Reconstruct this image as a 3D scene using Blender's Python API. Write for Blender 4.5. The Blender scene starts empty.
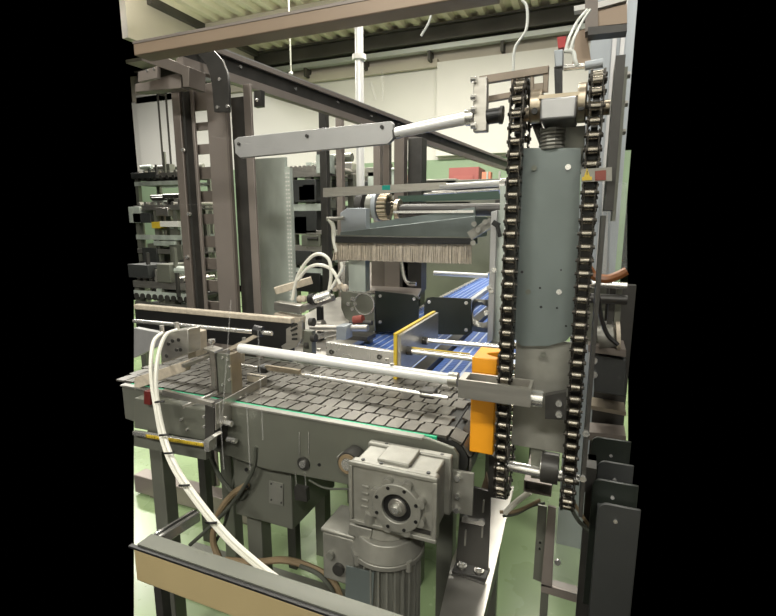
import bpy, bmesh, math, random
from mathutils import Vector, Matrix
random.seed(7)
S = bpy.context.scene
COL = S.collection
# ------------------------------------------------------------------ camera, world, lamps, exposure
FOC, PITCH, YAW, EYE = 483.0, math.radians(10.2), math.radians(22.3), Vector((0, 0, 1.5))
cd = bpy.data.cameras.new('camera'); cam = bpy.data.objects.new('camera', cd); COL.objects.link(cam)
cd.sensor_fit = 'HORIZONTAL'; cd.sensor_width = 36.0; cd.lens = FOC / 776 * 36.0
cd.clip_start = 0.05; cd.clip_end = 60
cam.location = EYE; cam.rotation_euler = (math.pi/2 - PITCH, 0, YAW)
S.camera = cam
W = bpy.data.worlds.new('hall'); S.world = W; W.use_nodes = True
W.node_tree.nodes['Background'].inputs[0].default_value = (0, 0, 0, 1)
W.node_tree.nodes['Background'].inputs[1].default_value = 0.0
S.view_settings.view_transform = 'Standard'; S.view_settings.look = 'None'
S.view_settings.gamma = 1.0; S.view_settings.use_curve_mapping = False
S.view_settings.exposure = -0.12
def lamp(name, loc, sx, sy, power, col=(1, .955, .89)):
    l = bpy.data.lights.new(name, 'AREA'); l.shape = 'RECTANGLE'; l.size = sx; l.size_y = sy
    l.energy = power; l.color = col
    o = bpy.data.objects.new(name, l); COL.objects.link(o); o.location = loc
    return o
for k, (lx, ly, pw) in enumerate([(-3.2, 5.6, 300), (-8.0, 5.8, 330), (-0.6, 5.8, 190), (-2.0, 2.6, 125), (0.8, 1.6, 100),
                                  (-2.0, -3.0, 270), (1.2, -3.0, 240), (-4.0, .6, 50)]):
    lamp('hall_lamp', (lx, ly, 4.8), 1.5, .45, pw)
for lx, ly in ((-3.2, 5.4), (-.8, 5.6), (-5.6, 5.2)):       # added upward fill lights, only there to brighten the roof sheet
    lamp('roof_fill_light', (lx, ly, 4.35), 1.5, .45, 45).rotation_euler = (math.pi, 0, 0)

# ------------------------------------------------------------------ helpers
def A(px, py, x=None, y=None, z=None):
    """point of a sight line through the 776x616 frame on the plane x=, y= or z="""
    u, v = (px - 388) / FOC, (308 - py) / FOC
    h = math.cos(PITCH) + v * math.sin(PITCH)
    d = Vector((u*math.cos(YAW) - h*math.sin(YAW), u*math.sin(YAW) + h*math.cos(YAW), -math.sin(PITCH) + v*math.cos(PITCH)))
    if x is not None: t = (x - EYE.x) / d.x
    elif y is not None: t = (y - EYE.y) / d.y
    else: t = (z - EYE.z) / d.z
    return EYE + d * t

class MB:
    def __init__(s): s.bm = bmesh.new(); s.mi = 0
    def _f(s, vs):
        try:
            f = s.bm.faces.new(vs); f.material_index = s.mi; return f
        except ValueError: return None
    def box(s, x0, x1, y0, y1, z0, z1):
        v = [s.bm.verts.new((x, y, z)) for x in (x0, x1) for y in (y0, y1) for z in (z0, z1)]
        for q in ((0,1,3,2), (4,6,7,5), (0,4,5,1), (2,3,7,6), (0,2,6,4), (1,5,7,3)): s._f([v[i] for i in q])
        return s
    def cbox(s, c, sz): 
        return s.box(c[0]-sz[0]/2, c[0]+sz[0]/2, c[1]-sz[1]/2, c[1]+sz[1]/2, c[2]-sz[2]/2, c[2]+sz[2]/2)
    def prism(s, pts, vec):
        vec = Vector(vec); a = [s.bm.verts.new(p) for p in pts]; b = [s.bm.verts.new(Vector(p) + vec) for p in pts]
        s._f(a); s._f(list(reversed(b))); n = len(a)
        for i in range(n): s._f([a[i], b[i], b[(i+1) % n], a[(i+1) % n]])
        return s
    def py(s, pix, y, d): return s.prism([A(p[0], p[1], y=y) for p in pix], (0, d, 0))
    def pz(s, pix, z, d): return s.prism([A(p[0], p[1], z=z) for p in pix], (0, 0, -d))
    def px(s, pix, x, d): return s.prism([A(p[0], p[1], x=x) for p in pix], (d, 0, 0))
    def _frame(s, a, b):
        a, b = Vector(a), Vector(b); d = (b - a).normalized()
        up = Vector((0, 0, 1)) if abs(d.z) < .95 else Vector((0, 1, 0))
        r = d.cross(up).normalized(); return a, b, d, r, r.cross(d).normalized()
    def bar(s, a, b, w, h):
        a, b, d, r, u = s._frame(a, b)
        p = [a + r*w/2*i + u*h/2*j for i, j in ((-1,-1), (1,-1), (1,1), (-1,1))]
        return s.prism(p, b - a)
    def cyl(s, a, b, r0, r1=None, n=16):
        a, b, d, r, u = s._frame(a, b); r1 = r0 if r1 is None else r1
        A_, B_ = [], []
        for i in range(n):
            t = 2*math.pi*i/n; o = r*math.cos(t) + u*math.sin(t)
            A_.append(s.bm.verts.new(a + o*r0)); B_.append(s.bm.verts.new(b + o*r1))
        s._f(A_); s._f(list(reversed(B_)))
        for i in range(n): s._f([A_[i], B_[i], B_[(i+1) % n], A_[(i+1) % n]])
        return s
    def ring(s, c, axis, ri, ro, h, n=24):
        c, axis = Vector(c), Vector(axis).normalized(); a, b, d, r, u = s._frame(c, c + axis*h)
        L = []
        for (rr, base) in ((ri, a), (ro, a), (ro, b), (ri, b)):
            L.append([s.bm.verts.new(base + (r*math.cos(2*math.pi*i/n) + u*math.sin(2*math.pi*i/n))*rr) for i in range(n)])
        for k in range(4):
            for i in range(n): s._f([L[k][i], L[(k+1) % 4][i], L[(k+1) % 4][(i+1) % n], L[k][(i+1) % n]])
        return s
    def tube(s, pts, r, n=8, sub=6):
        P = [Vector(p) for p in pts]
        if len(P) > 2 and sub > 1:
            Q = [P[0]*2 - P[1]] + P + [P[-1]*2 - P[-2]]; out = []
            for i in range(1, len(Q) - 2):
                for k in range(sub):
                    t = k/sub; p0, p1, p2, p3 = Q[i-1:i+3]
                    out.append(.5*((2*p1) + (p2-p0)*t + (2*p0-5*p1+4*p2-p3)*t*t + (3*p1-p0-3*p2+p3)*t**3))
            P = out + [P[-1]]
        rings, ref = [], None
        for i, p in enumerate(P):
            d = (P[min(i+1, len(P)-1)] - P[max(i-1, 0)]).normalized()
            if ref is None: ref = d.orthogonal().normalized()
            ref = (ref - d*ref.dot(d)).normalized(); w = d.cross(ref)
            rings.append([s.bm.verts.new(p + (ref*math.cos(2*math.pi*k/n) + w*math.sin(2*math.pi*k/n))*r) for k in range(n)])
        s._f(rings[0]); s._f(list(reversed(rings[-1])))
        for q, w in zip(rings, rings[1:]):
            for k in range(n): s._f([q[k], w[k], w[(k+1) % n], q[(k+1) % n]])
        return s
    def sph(s, c, r, n=10):
        m = bmesh.ops.create_uvsphere(s.bm, u_segments=n, v_segments=n//2+1, radius=r, matrix=Matrix.Translation(c))
        for v in m['verts']:
            for f in v.link_faces: f.material_index = s.mi
        return s
    def hexbolt(s, c, axis, r, h): return s.cyl(c, Vector(c) + Vector(axis)*h, r, n=6)
    def build(s, name, mats, parent=None, bevel=0.0):
        bmesh.ops.recalc_face_normals(s.bm, faces=s.bm.faces[:])
        for e in s.bm.edges:
            if len(e.link_faces) == 2 and e.calc_face_angle(0) > .6: e.smooth = False
        for f in s.bm.faces: f.smooth = True
        me = bpy.data.meshes.new(name); s.bm.to_mesh(me); s.bm.free()
        for m in (mats if isinstance(mats, (list, tuple)) else [mats]): me.materials.append(m)
        o = bpy.data.objects.new(name, me); COL.objects.link(o)
        if parent is not None: o.parent = parent
        if bevel:
            b = o.modifiers.new('edge', 'BEVEL'); b.width = bevel; b.segments = 2; b.limit_method = 'ANGLE'; b.angle_limit = .7
        return o
def tag(o, label, cat, group=None, kind=None):
    o['label'] = label; o['category'] = cat
    if group: o['group'] = group
    if kind: o['kind'] = kind
    return o
def T(name, label, cat, group=None):
    o = bpy.data.objects.new(name, None); COL.objects.link(o); o.empty_display_size = .05
    return tag(o, label, cat, group)
def struct(o, label, cat='room'):
    o['kind'] = 'structure'; o['label'] = label; o['category'] = cat; return o
def B(name, m, parent, *boxes, bevel=0.0):
    mb = MB()
    for b in boxes: mb.box(*b)
    return mb.build(name, m, parent, bevel)
def kids(o): return [c for c in COL.objects if c.parent == o]
def copy_tree(o, off, label=None, parent=None):
    c = o.copy(); COL.objects.link(c)
    if parent is not None: c.parent = parent
    else: c.location = o.location + Vector(off)
    if label: c['label'] = label
    for k in kids(o): copy_tree(k, off, None, c)
    return c

# ------------------------------------------------------------------ materials
def mat(name, col, metal=0.0, rough=.5, var=.0, vscale=8.0, stretch=(1, 1, 1), bump=0.0, spec=.5, alpha=1.0, rvar=.0):
    m = bpy.data.materials.new(name); m.use_nodes = True; N = m.node_tree; p = N.nodes['Principled BSDF']
    p.inputs['Base Color'].default_value = (*col, 1); p.inputs['Metallic'].default_value = metal
    p.inputs['Roughness'].default_value = rough; p.inputs['Specular IOR Level'].default_value = spec
    p.inputs['Alpha'].default_value = alpha
    if var or bump or rvar:
        tc = N.nodes.new('ShaderNodeTexCoord'); mp = N.nodes.new('ShaderNodeMapping'); mp.inputs['Scale'].default_value = stretch
        nz = N.nodes.new('ShaderNodeTexNoise'); nz.inputs['Scale'].default_value = vscale; nz.inputs['Detail'].default_value = 5
        N.links.new(tc.outputs['Object'], mp.inputs[0]); N.links.new(mp.outputs[0], nz.inputs['Vector'])
        if var:
            r = N.nodes.new('ShaderNodeValToRGB'); r.color_ramp.elements[0].position = .3; r.color_ramp.elements[1].position = .7
            r.color_ramp.elements[0].color = (*[c*(1-var) for c in col], 1); r.color_ramp.elements[1].color = (*[min(1, c*(1+var)) for c in col], 1)
            N.links.new(nz.outputs['Fac'], r.inputs[0]); N.links.new(r.outputs[0], p.inputs['Base Color'])
        if rvar:
            q = N.nodes.new('ShaderNodeMapRange'); q.inputs['To Min'].default_value = max(.03, rough-rvar); q.inputs['To Max'].default_value = rough+rvar
            N.links.new(nz.outputs['Fac'], q.inputs['Value']); N.links.new(q.outputs[0], p.inputs['Roughness'])
        if bump:
            b = N.nodes.new('ShaderNodeBump'); b.inputs['Strength'].default_value = bump; b.inputs['Distance'].default_value = .01
            N.links.new(nz.outputs['Fac'], b.inputs['Height']); N.links.new(b.outputs[0], p.inputs['Normal'])
    return m
M = dict(
    floor=mat('green epoxy', (.285, .385, .20), 0, .28, .10, 3, bump=.03, rvar=.08),
    wall=mat('white wall panel', (.70, .69, .64), 0, .6, .05, .6),
    wallup=mat('beige wall', (.50, .46, .38), 0, .7, .06, 1),
    dado=mat('green wall paint', (.27, .37, .24), 0, .6, .05, 1),
    corr=mat('corrugated sheet', (.74, .68, .52), .0, .5, .10, 2),
    ibeam=mat('dark roof steel', (.075, .07, .06), .2, .6, .2, 2),
    tray=mat('galvanised tray', (.50, .53, .50), .5, .45),
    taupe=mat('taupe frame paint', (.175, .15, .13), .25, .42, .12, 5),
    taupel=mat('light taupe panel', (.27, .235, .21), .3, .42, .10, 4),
    tan=mat('beige guard beam', (.32, .24, .17), .15, .42, .05, 4),
    tanl=mat('ochre guard beam', (.45, .365, .19), .2, .40, .05, 4),
    steel=mat('brushed stainless', (.54, .52, .48), .85, .34, .10, 12, (1, 1, 8), rvar=.08),
    steelb=mat('bright stainless', (.78, .77, .74), .8, .26, .06, 14, rvar=.06),
    alu=mat('aluminium', (.44, .44, .44), .55, .38, .06, 20),
    white=mat('white coated rod', (.80, .80, .79), .25, .30, .03, 10),
    galv=mat('galvanised sheet', (.47, .52, .47), .25, .42, .22, 9, (1, 1, .5), rvar=.1),
    plate=mat('grey blue sheet', (.18, .21, .205), .45, .38, .16, 7, (1, 1, .6), rvar=.1),
    side=mat('grey machine plate', (.165, .17, .14), .35, .42, .10, 5, rvar=.06),
    cast=mat('cast grey paint', (.27, .265, .235), .35, .38, .10, 30, bump=.05),
    dark=mat('dark steel', (.05, .048, .044), .3, .42, .2, 12),
    chain=mat('oiled chain steel', (.055, .05, .043), .85, .34, .25, 40),
    roller=mat('chain roller steel', (.36, .33, .28), .95, .22, .15, 40),
    black=mat('black plastic', (.012, .012, .012), 0, .38),
    blackg=mat('black coated plate', (.018, .022, .018), .0, .30),
    bin=mat('dark bin plastic', (.035, .037, .036), 0, .42, .2, 6),
    blue=mat('blue belt plastic', (.085, .165, .46), 0, .40, .12, 30),
    bluel=mat('light blue belt rib', (.50, .58, .74), 0, .40),
    tile=mat('grey belt tile', (.135, .127, .110), .5, .38, .22, 18, rvar=.1),
    gap=mat('belt underside', (.02, .02, .018), 0, .6),
    strip=mat('green wear strip', (.02, .42, .21), 0, .4),
    orange=mat('orange plastic', (.82, .335, .015), 0, .38, .05, 10),
    yellow=mat('yellow plastic', (.60, .43, .04), 0, .42),
    bristle=mat('beige bristle', (.50, .44, .35), 0, .7, .15, 60),
    hose=mat('white hose', (.80, .79, .70), 0, .35),
    hose2=mat('clear hose', (.62, .64, .60), 0, .25),
    copper=mat('brown hose', (.26, .10, .035), 0, .35),
    cable=mat('brown cable', (.23, .17, .10), 0, .5),
    gcable=mat('grey cable', (.07, .075, .06), 0, .5),
    red=mat('red plastic', (.40, .02, .02), 0, .4),
    teal=mat('teal clip', (.02, .62, .52), 0, .4),
    paper=mat('white label', (.75, .74, .70), 0, .5),
    bronze=mat('brass steel', (.50, .43, .33), .85, .32, .1, 20),
    bluegrey=mat('blue grey sheet', (.33, .36, .385), .3, .40, .08, 3),
    brk=mat('dark milled steel', (.24, .20, .16), .6, .4, .15, 20),
    dimred=mat('dim red print', (.22, .05, .035), 0, .5),
    motor=mat('grey motor paint', (.25, .25, .22), .4, .40, .1, 20),
)
def clear(name, fac, col):
    m = bpy.data.materials.new(name); m.use_nodes = True; N = m.node_tree; N.nodes.clear()
    o = N.nodes.new('ShaderNodeOutputMaterial'); t = N.nodes.new('ShaderNodeBsdfTransparent'); p = N.nodes.new('ShaderNodeBsdfPrincipled')
    p.inputs['Base Color'].default_value = (*col, 1); p.inputs['Roughness'].default_value = .25
    x = N.nodes.new('ShaderNodeMixShader'); x.inputs[0].default_value = fac
    N.links.new(t.outputs[0], x.inputs[1]); N.links.new(p.outputs[0], x.inputs[2]); N.links.new(x.outputs[0], o.inputs[0])
    return m
M['haze'] = clear('clear acrylic', .16, (.55, .58, .57))
M['scratch'] = clear('scratched glaze', .07, (.9, .9, .85))
mp = bpy.data.materials.new('clear pane'); mp.use_nodes = True; mp.node_tree.nodes.clear()
_o = mp.node_tree.nodes.new('ShaderNodeOutputMaterial'); _t = mp.node_tree.nodes.new('ShaderNodeBsdfTransparent')
_t.inputs[0].default_value = (.985, .99, .98, 1); mp.node_tree.links.new(_t.outputs[0], _o.inputs[0]); M['pane'] = mp

# ------------------------------------------------------------------ the hall
WY = 9.2
f = MB(); f.prism([A(134, 640, z=0), A(134, 300, z=0), A(628, 262, z=0), A(628, 640, z=0)], (0, 0, -.1))
struct(f.build('floor', M['floor']), 'green epoxy floor of the hall', 'floor')
struct(B('wall_back', [M['wall']], None, (-10.55, .46, WY, WY+.2, 2.65, 4.35)), 'white panelled upper back wall', 'wall')
struct(B('trim_1', [M['dado']], None, (-10.65, .56, WY-.01, WY+.2, 0, 2.65)), 'green painted lower part of back wall', 'wall')
struct(B('trim_2', [M['wallup']], None, (-10.5, .44, WY-.02, WY+.2, 4.35, 4.93)), 'beige band along the top of back wall', 'wall')
struct(B('trim_3', [M['wall']], None, (-2.75, .30, WY-.14, WY-.02, 2.7, 4.34)), 'raised white wall panel at right of back wall', 'wall')
struct(B('trim_4', [M['wallup']], None, (-10.3, -2.76, WY-.10, WY-.02, 4.28, 4.42)), 'beige ledge above white wall', 'trim')
c = MB(); cz = 4.93; x = -6.6; prof = []
while x < .75:
    prof += [(x, cz), (x+.10, cz), (x+.14, cz+.07), (x+.25, cz+.07)]; x += .29
for y0, y1 in ((-3.0, WY+.1),):
    v0 = [c.bm.verts.new((p[0], y0 if p[0] > -5.0 else 5.6, p[1])) for p in prof]; v1 = [c.bm.verts.new((p[0], y1, p[1])) for p in prof]
    for i in range(len(prof)-1): c._f([v0[i], v0[i+1], v1[i+1], v1[i]])
struct(c.build('ceiling', M['corr']), 'corrugated metal roof sheet', 'ceiling')
def ibeam(nm, y, z0, z1, w, x0=-10.0, x1=.45, m='ibeam'):
    return B(nm, M[m], None, (x0, x1, y, y+w, z1-.03, z1), (x0, x1, y, y+w, z0, z0+.03), (x0, x1, y+w/2-.015, y+w/2+.015, z0, z1))
struct(ibeam('trim_5', 8.85, 4.64, 4.92, .2), 'dark steel beam along the top of back wall', 'beam')
struct(B('trim_6', M['wallup'], None, (-6.6, .6, 7.35, 7.5, 4.85, 4.925)), 'beige roof purlin crossing the corrugated sheet', 'beam')
struct(B('trim_7', [M['wallup']], None, (-6.72, -6.6, 5.8, 8.84, 4.22, 5.0)), 'beige bulkhead at left of roof', 'wall')
struct(B('trim_9', M['wallup'], None, (-9.7, -6.74, 8.4, 9.1, 4.93, 5.0)), 'flat beige ceiling strip left of the bulkhead', 'ceiling')
struct(B('trim_8', M['ibeam'], None, (-6.6, -6.5, 6.2, 8.84, 4.82, 4.925)), 'dark beam along the bulkhead edge', 'beam')
tr = T('cable_tray', 'pale metal cable tray running along the back wall under the dark beam', 'cable tray')
B('tray', M['tray'], tr, (-9.9, .30, 8.93, 9.07, 4.52, 4.60))
for k in range(8):
    bx = -9.4 + k*1.3
    MB().box(bx, bx+.05, 8.95, 9.17, 4.36, 4.52).build('bracket', M['ibeam'], tr)
# the hall behind the photographer
struct(B('wall_front', M['wall'], None, (-7, 7, -5.2, -5, 0, 5.4)), 'white wall behind the photographer', 'wall')

# ------------------------------------------------------------------ guard frame around the machine
g = T('guard_rail', 'ochre guard rail with grey upper face running across the lower left', 'guard rail')
B('beam', M['tanl'], g, (-.79, .30, .60, .640, .792, .863), bevel=.003)
B('top_cap', mat('grey green cap', (.12, .125, .10), .2, .45, .1, 6), g, (-.785, .30, .606, .640, .8645, .871))
B('seal', M['black'], g, (-.80, .30, .598, .606, .8635, .868))
B('post', M['tanl'], g, (.1, .16, .605, .65, 0, .79))
g2 = T('guard_header', 'long brown beige box beam crossing overhead at the top of the frame', 'beam')
B('beam', M['tan'], g2, (-1.46, -.25, 1.30, 1.37, 2.05, 2.092), bevel=.003)
B('edge_lip', M['taupel'], g2, (-1.46, -.25, 1.298, 1.30, 2.086, 2.094))
for px_ in (186, 197, 145):
    p = A(px_, 33, y=1.34); MB().cyl((p.x, 1.335, 2.092), (p.x, 1.335, 2.104), .006).build('screw', M['steelb'], g2)
pn = T('clear_guard', 'clear guard pane standing on the ochre rail, with faint scratches', 'pane')
MB().box(-.80, .12, .632, .636, .871, 1.90).build('pane', M['pane'], pn)
for pts in ([(219, 400), (224, 470)], [(246, 392), (250, 470)], [(231, 300), (222, 420)], [(258, 330), (263, 440)], [(206, 135), (290, 152)], [(371, 82), (376, 100)], [(382, 70), (383, 100)], [(150, 205), (235, 204)]):
    a, b = A(*pts[0], y=.631), A(*pts[1], y=.631)
    MB().bar(a, b, .0025, .0004).build('scratch', M['scratch'], pn)

# ------------------------------------------------------------------ chain elevator
XL, XR, YF, RS, ZB, ZT = -.143, -.003, 1.0, .058, .955, 1.725
PITCH_L = (2*(ZT-ZB) + 2*math.pi*RS) / 75
def dumb(mb, xc, th, p):
    """one figure-eight side plate in the Y-Z plane"""
    pts = []
    for k in range(9):
        t = math.pi * (k/8); pts.append((xc, .0105*math.cos(t), p/2 + .0105*math.sin(t)))
    pts.append((xc, -.0075, 0))
    for k in range(9):
        t = math.pi + math.pi * (k/8); pts.append((xc, .0105*math.cos(t), -p/2 + .0105*math.sin(t)))
    pts.append((xc, .0075, 0))
    mb.prism(pts, (th, 0, 0))
def link_mesh(outer):
    mb = MB(); w = .0112 if outer else .0085
    dumb(mb, -w-.0022, .0022, PITCH_L); dumb(mb, w, .0022, PITCH_L)
    if outer:
        for z in (-PITCH_L/2, PITCH_L/2):
            mb.cyl((-.0165, 0, z), (.0165, 0, z), .0036, n=8)
    o = mb.build('chain_link', [M['chain']]); return o
def roller_mesh():
    mb = MB(); mb.cyl((-.0082, 0, -PITCH_L/2), (.0082, 0, -PITCH_L/2), .0078, n=12)
    return mb.build('roller', [M['roller']])
LK = [link_mesh(True), link_mesh(False)]; RL = roller_mesh()
LM = [o.data for o in LK]; RM = RL.data
for o in LK + [RL]: bpy.data.objects.remove(o)
def path(s, ZT, ZB):
    h = ZT - ZB; a = math.pi*RS
    if s < h: return (YF, ZB + s, 0)
    s -= h
    if s < a: t = s/RS; return (YF + RS - RS*math.cos(t), ZT + RS*math.sin(t), t)
    s -= a
    if s < h: return (YF + 2*RS, ZT - s, math.pi)
    s -= h; t = s/RS
    return (YF + RS + RS*math.cos(t), ZB - RS*math.sin(t), math.pi + t)
def make_chain(x, label, dz):
    root = T('roller_chain', label, 'chain', None)
    for k in range(75):
        y, z, t = path((k + .5) * PITCH_L, ZT + dz, ZB + dz)
        o = bpy.data.objects.new('chain_link', LM[k % 2]); COL.objects.link(o); o.parent = root
        o.location = (x, y, z); o.rotation_euler = (-t, 0, 0)
        r = bpy.data.objects.new('roller', RM); COL.objects.link(r); r.parent = o
    return root
make_chain(XL, 'oiled roller chain loop running down the left edge of the grey blue plate', -.014)
make_chain(XR, 'oiled roller chain loop running down the right edge of the grey blue plate', -.012)
el = T('chain_elevator', 'tall chain elevator with grey blue back plate between two roller chains', 'elevator')
MB().prism([A(q[0], q[1], y=1.045) for q in ((517, 148), (581, 148), (576, 330), (566, 341), (548, 346), (522, 346), (513, 338))], (0, .005, 0)).build('back_plate', M['plate'], el)
mb = MB(); mb.box(-.130, -.016, 1.056, 1.060, 1.00, 1.25); mb.build('lower_plate', M['cast'], el)
for (bx, bz, r) in ((522, 272, .003), (541, 307, .003), (557, 308, .0025), (561, 270, .002), (566, 326, .0025), (540, 288, .0025)):
    p = A(bx, bz, y=1.0445); MB().cyl(p, p + Vector((0, .001, 0)), r, n=8).build('hole', M['black'], el)
for (bx, bz, bm_) in ((568, 167, 'steelb'), (534, 168, 'side'), (559, 292, 'steelb'), (528, 292, 'side'), (543, 355, 'side')):
    p = A(bx, bz, y=1.04); MB().cyl(p, p + Vector((0, .006, 0)), .0055).build('bolt', M[bm_], el)
B('side_plate', M['dark'], el, (.024, .040, 1.01, 1.12, 1.52, 1.79)); B('outer_plate', M['side'], el, (.040, .046, 1.03, 1.12, 1.50, 1.775))
B('chain_guide', M['dark'], el, (.020, .028, .985, 1.09, .90, 1.51))
for gx in (XL, XR):
    B('chain_guide', M['black'], el, (gx-.013, gx+.013, 1.016, 1.026, .97, 1.66))
def sprocket(x, z, par):
    mb = MB(); pts = []
    n = 14
    for i in range(n):
        for dt, rr in ((-.32, .047), (-.13, .056), (.13, .056), (.32, .047)):
            t = 2*math.pi*(i + dt)/n; pts.append((x-.006, YF+RS + rr*math.cos(t), z + rr*math.sin(t)))
    mb.prism(pts, (.012, 0, 0)); return mb.build('sprocket', M['dark'], par)
for z in (ZT, ZB):
    for x, dz in ((XL, -.014), (XR, -.012)): sprocket(x, z + dz, el)
MB().cyl((-.165, YF+RS, ZT-.014), (.022, YF+RS, ZT-.012), .014).build('shaft', M['bronze'], el)
MB().cyl((-.16, YF+RS, ZB-.008), (.018, YF+RS, ZB-.012), .012).build('shaft', M['steelb'], el)
for xa, xb, r in ((-.122, -.100, .031), (-.036, -.020, .036)):
    cl = MB().cyl((xa, YF+.04, ZT-.004), (xb, YF+.04, ZT-.004), r, n=24).build('collar', M['bronze'], el, .002)
    MB().cyl(((xa+xb)/2, YF+.007, ZT-.018), ((xa+xb)/2, YF+.014, ZT-.018), .006, n=12).build('set_screw', M['black'], cl)
bb = MB().box(-.100, -.036, YF, 1.10, 1.688, 1.727).build('bearing_block', M['alu'], el, .004)
MB().box(-.104, -.032, 1.005, 1.10, 1.7275, 1.734).build('cover', M['bronze'], bb)
for k in range(3):
    MB().cyl((-.082+.014*k, 1.04, 1.734), (-.082+.014*k, 1.04, 1.739), .003, n=8).build('screw', M['dark'], bb)
mb = MB(); pts = [(-.080 + .022*math.cos(t), 1.06 + .022*math.sin(t), 1.638 + .0011*t) for t in [k*math.pi/5 for k in range(0, 66)]]
sp = mb.tube(pts, .0032, 6, 1).build('spring', M['cast'], el)
B('motor_mount', M['motor'], el, (-.105, -.02, 1.10, 1.16, 1.60, 1.69))
MB().prism([(-.125, 1.07, 1.70), (-.105, 1.07, 1.70), (-.08, 1.07, 1.63), (-.095, 1.07, 1.63)], (0, .03, 0)).build('gusset', M['dark'], el)
for z in (1.665, 1.715, 1.765): MB().hexbolt((.046, 1.05, z), (1, 0, 0), .006, .006).build('bolt', M['steel'], el)
for (px_, py_) in ((586, 433), (583, 478)):
    p = A(px_, py_, y=.985); MB().hexbolt(p, (0, -1, 0), .007, .006).build('bolt', M['steelb'], el)
B('support_post', M['dark'], el, (.034, .052, 1.13, 1.16, 0, .96), (.030, .052, 1.09, 1.16, .90, .96))
MB().py([(489, 455), (508, 457), (506, 500), (488, 497)], 1.125, .03).build('lower_shoe', M['dark'], el)
mb = MB(); mb.py([(530, 392), (531, 478), (545, 480), (546, 392)], 1.065, .006); mb.build('lower_bracket', M['side'], el)
pb = T('pillow_bearing', 'round bearing hub on the lower shaft just left of the right chain', 'bearing')
MB().cyl((-.062, 1.058, ZB+.005), (-.026, 1.058, ZB+.005), .034, n=24).build('housing', M['dark'], pb)
MB().ring((-.0635, 1.058, ZB+.005), (1, 0, 0), .014, .028, .004).build('race', M['steelb'], pb)
# sensor block and hoses on top of the elevator
se = T('valve_block', 'pale grey valve block with black fitting above the shaft', 'valve')
MB().py([(554, 50), (563, 49), (563, 66), (555, 67)], 1.06, .03).build('body', M['bluegrey'], se, .002)
MB().py([(554, 67), (562, 66), (562, 93), (555, 94)], 1.065, .022).build('fitting', M['black'], se)
MB().py([(557, 37), (566, 36), (565, 47), (558, 48)], 1.09, .02).build('red_cap', M['red'], se)
for k, d in enumerate((0, 5)):
    MB().tube([A(565+d, 52, y=1.08), A(569+d, 38, y=1.10), A(577+d, 22, y=1.14), A(587+d*.6, 10, y=1.2)], .003).build('clear_hose', M['hose2'], se)
MB().tube([A(565, 51, y=1.07), A(573, 52, y=1.07), A(575, 60, y=1.06), A(577, 66, y=1.06)], .004).build('elbow_fitting', M['hose2'], se)
cy = T('slim_air_cylinder', 'slim steel air cylinder lying across behind the top of right chain', 'cylinder')
MB().cyl(A(564, 68, y=1.09), A(585, 66, y=1.09), .006).build('barrel', M['steelb'], cy)
MB().cyl(A(585, 66, y=1.09), A(603, 63, y=1.09), .0085).build('end_cap', M['bluegrey'], cy)

# ------------------------------------------------------------------ pusher arms
def slotted_plate(mb, y, d): 
    # outer frame of a milled bracket with two windows, built from bars
    mb.py([(479, 76), (549, 65), (548, 73), (480, 84)], y + 0.0008, d - 0.0014); mb.py([(487, 96), (515, 91), (515, 97), (487, 102)], y + 0.0016, d - 0.0028)
    mb.py([(479, 77), (487, 76), (487, 101), (479, 101)], y + 0.0024, d - 0.0042); mb.py([(511, 72), (518, 71), (518, 97), (511, 97)], y + 0.0032, d - 0.0056)
    mb.py([(543, 67), (549, 66), (548, 92), (543, 92)], y + 0.0040, d - 0.0070); mb.py([(530, 69), (534, 69), (534, 92), (530, 92)], y + 0.0048, d - 0.0084)
    mb.py([(530, 84), (548, 82), (548, 92), (530, 94)], y + 0.0056, d - 0.0098)
pa = T('product_pusher', 'uppermost pusher with flat aluminium blade and white rod at the shaft', 'pusher arm')
mb = MB(); mb.py([(234, 140), (238, 137), (391, 121), (393, 124), (393, 139), (388, 144), (240, 158), (235, 153)], 1.0, .012); bl = mb.build('blade', M['alu'], pa, .0015)
for (px_, py_) in ((239, 144), (307, 136), (382, 127)):
    p = A(px_, py_, y=.999); MB().cyl(p, p + Vector((0, -.003, 0)), .004, n=12).build('rivet', M['dark'], bl)
MB().cyl(A(396, 133, y=1.006), A(468, 118, y=1.006), .0115, .0125).build('rod', M['white'], pa)
MB().py([(392, 130), (400, 127), (400, 136), (393, 138)], .998, .02).build('clamp', M['dark'], pa)
MB().cyl(A(466, 118, y=1.006), A(474, 117, y=1.006), .016).build('ferrule', M['steelb'], pa)
MB().py([(473, 78), (487, 76), (487, 131), (473, 132)], .99, .02).build('hanger', M['steel'], pa, .002)
mb = MB(); slotted_plate(mb, 1.03, .014); mb.build('slotted_bracket', M['brk'], pa, .001)
MB().cyl(A(487, 117, y=1.0), A(500, 115, y=1.0), .0145, n=20).build('nut', M['black'], pa)
MB().cyl(A(500, 115, y=1.0), A(503, 115, y=1.0), .017, n=20).build('washer', M['dark'], pa)
for (px_, py_) in ((471, 80), (471, 98), (471, 110), (471, 126)):
    p = A(px_, py_, y=.985); MB().cyl(p, p + Vector((.01, 0, 0)), .006, n=8).build('bolt', M['steelb'], pa)

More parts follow.
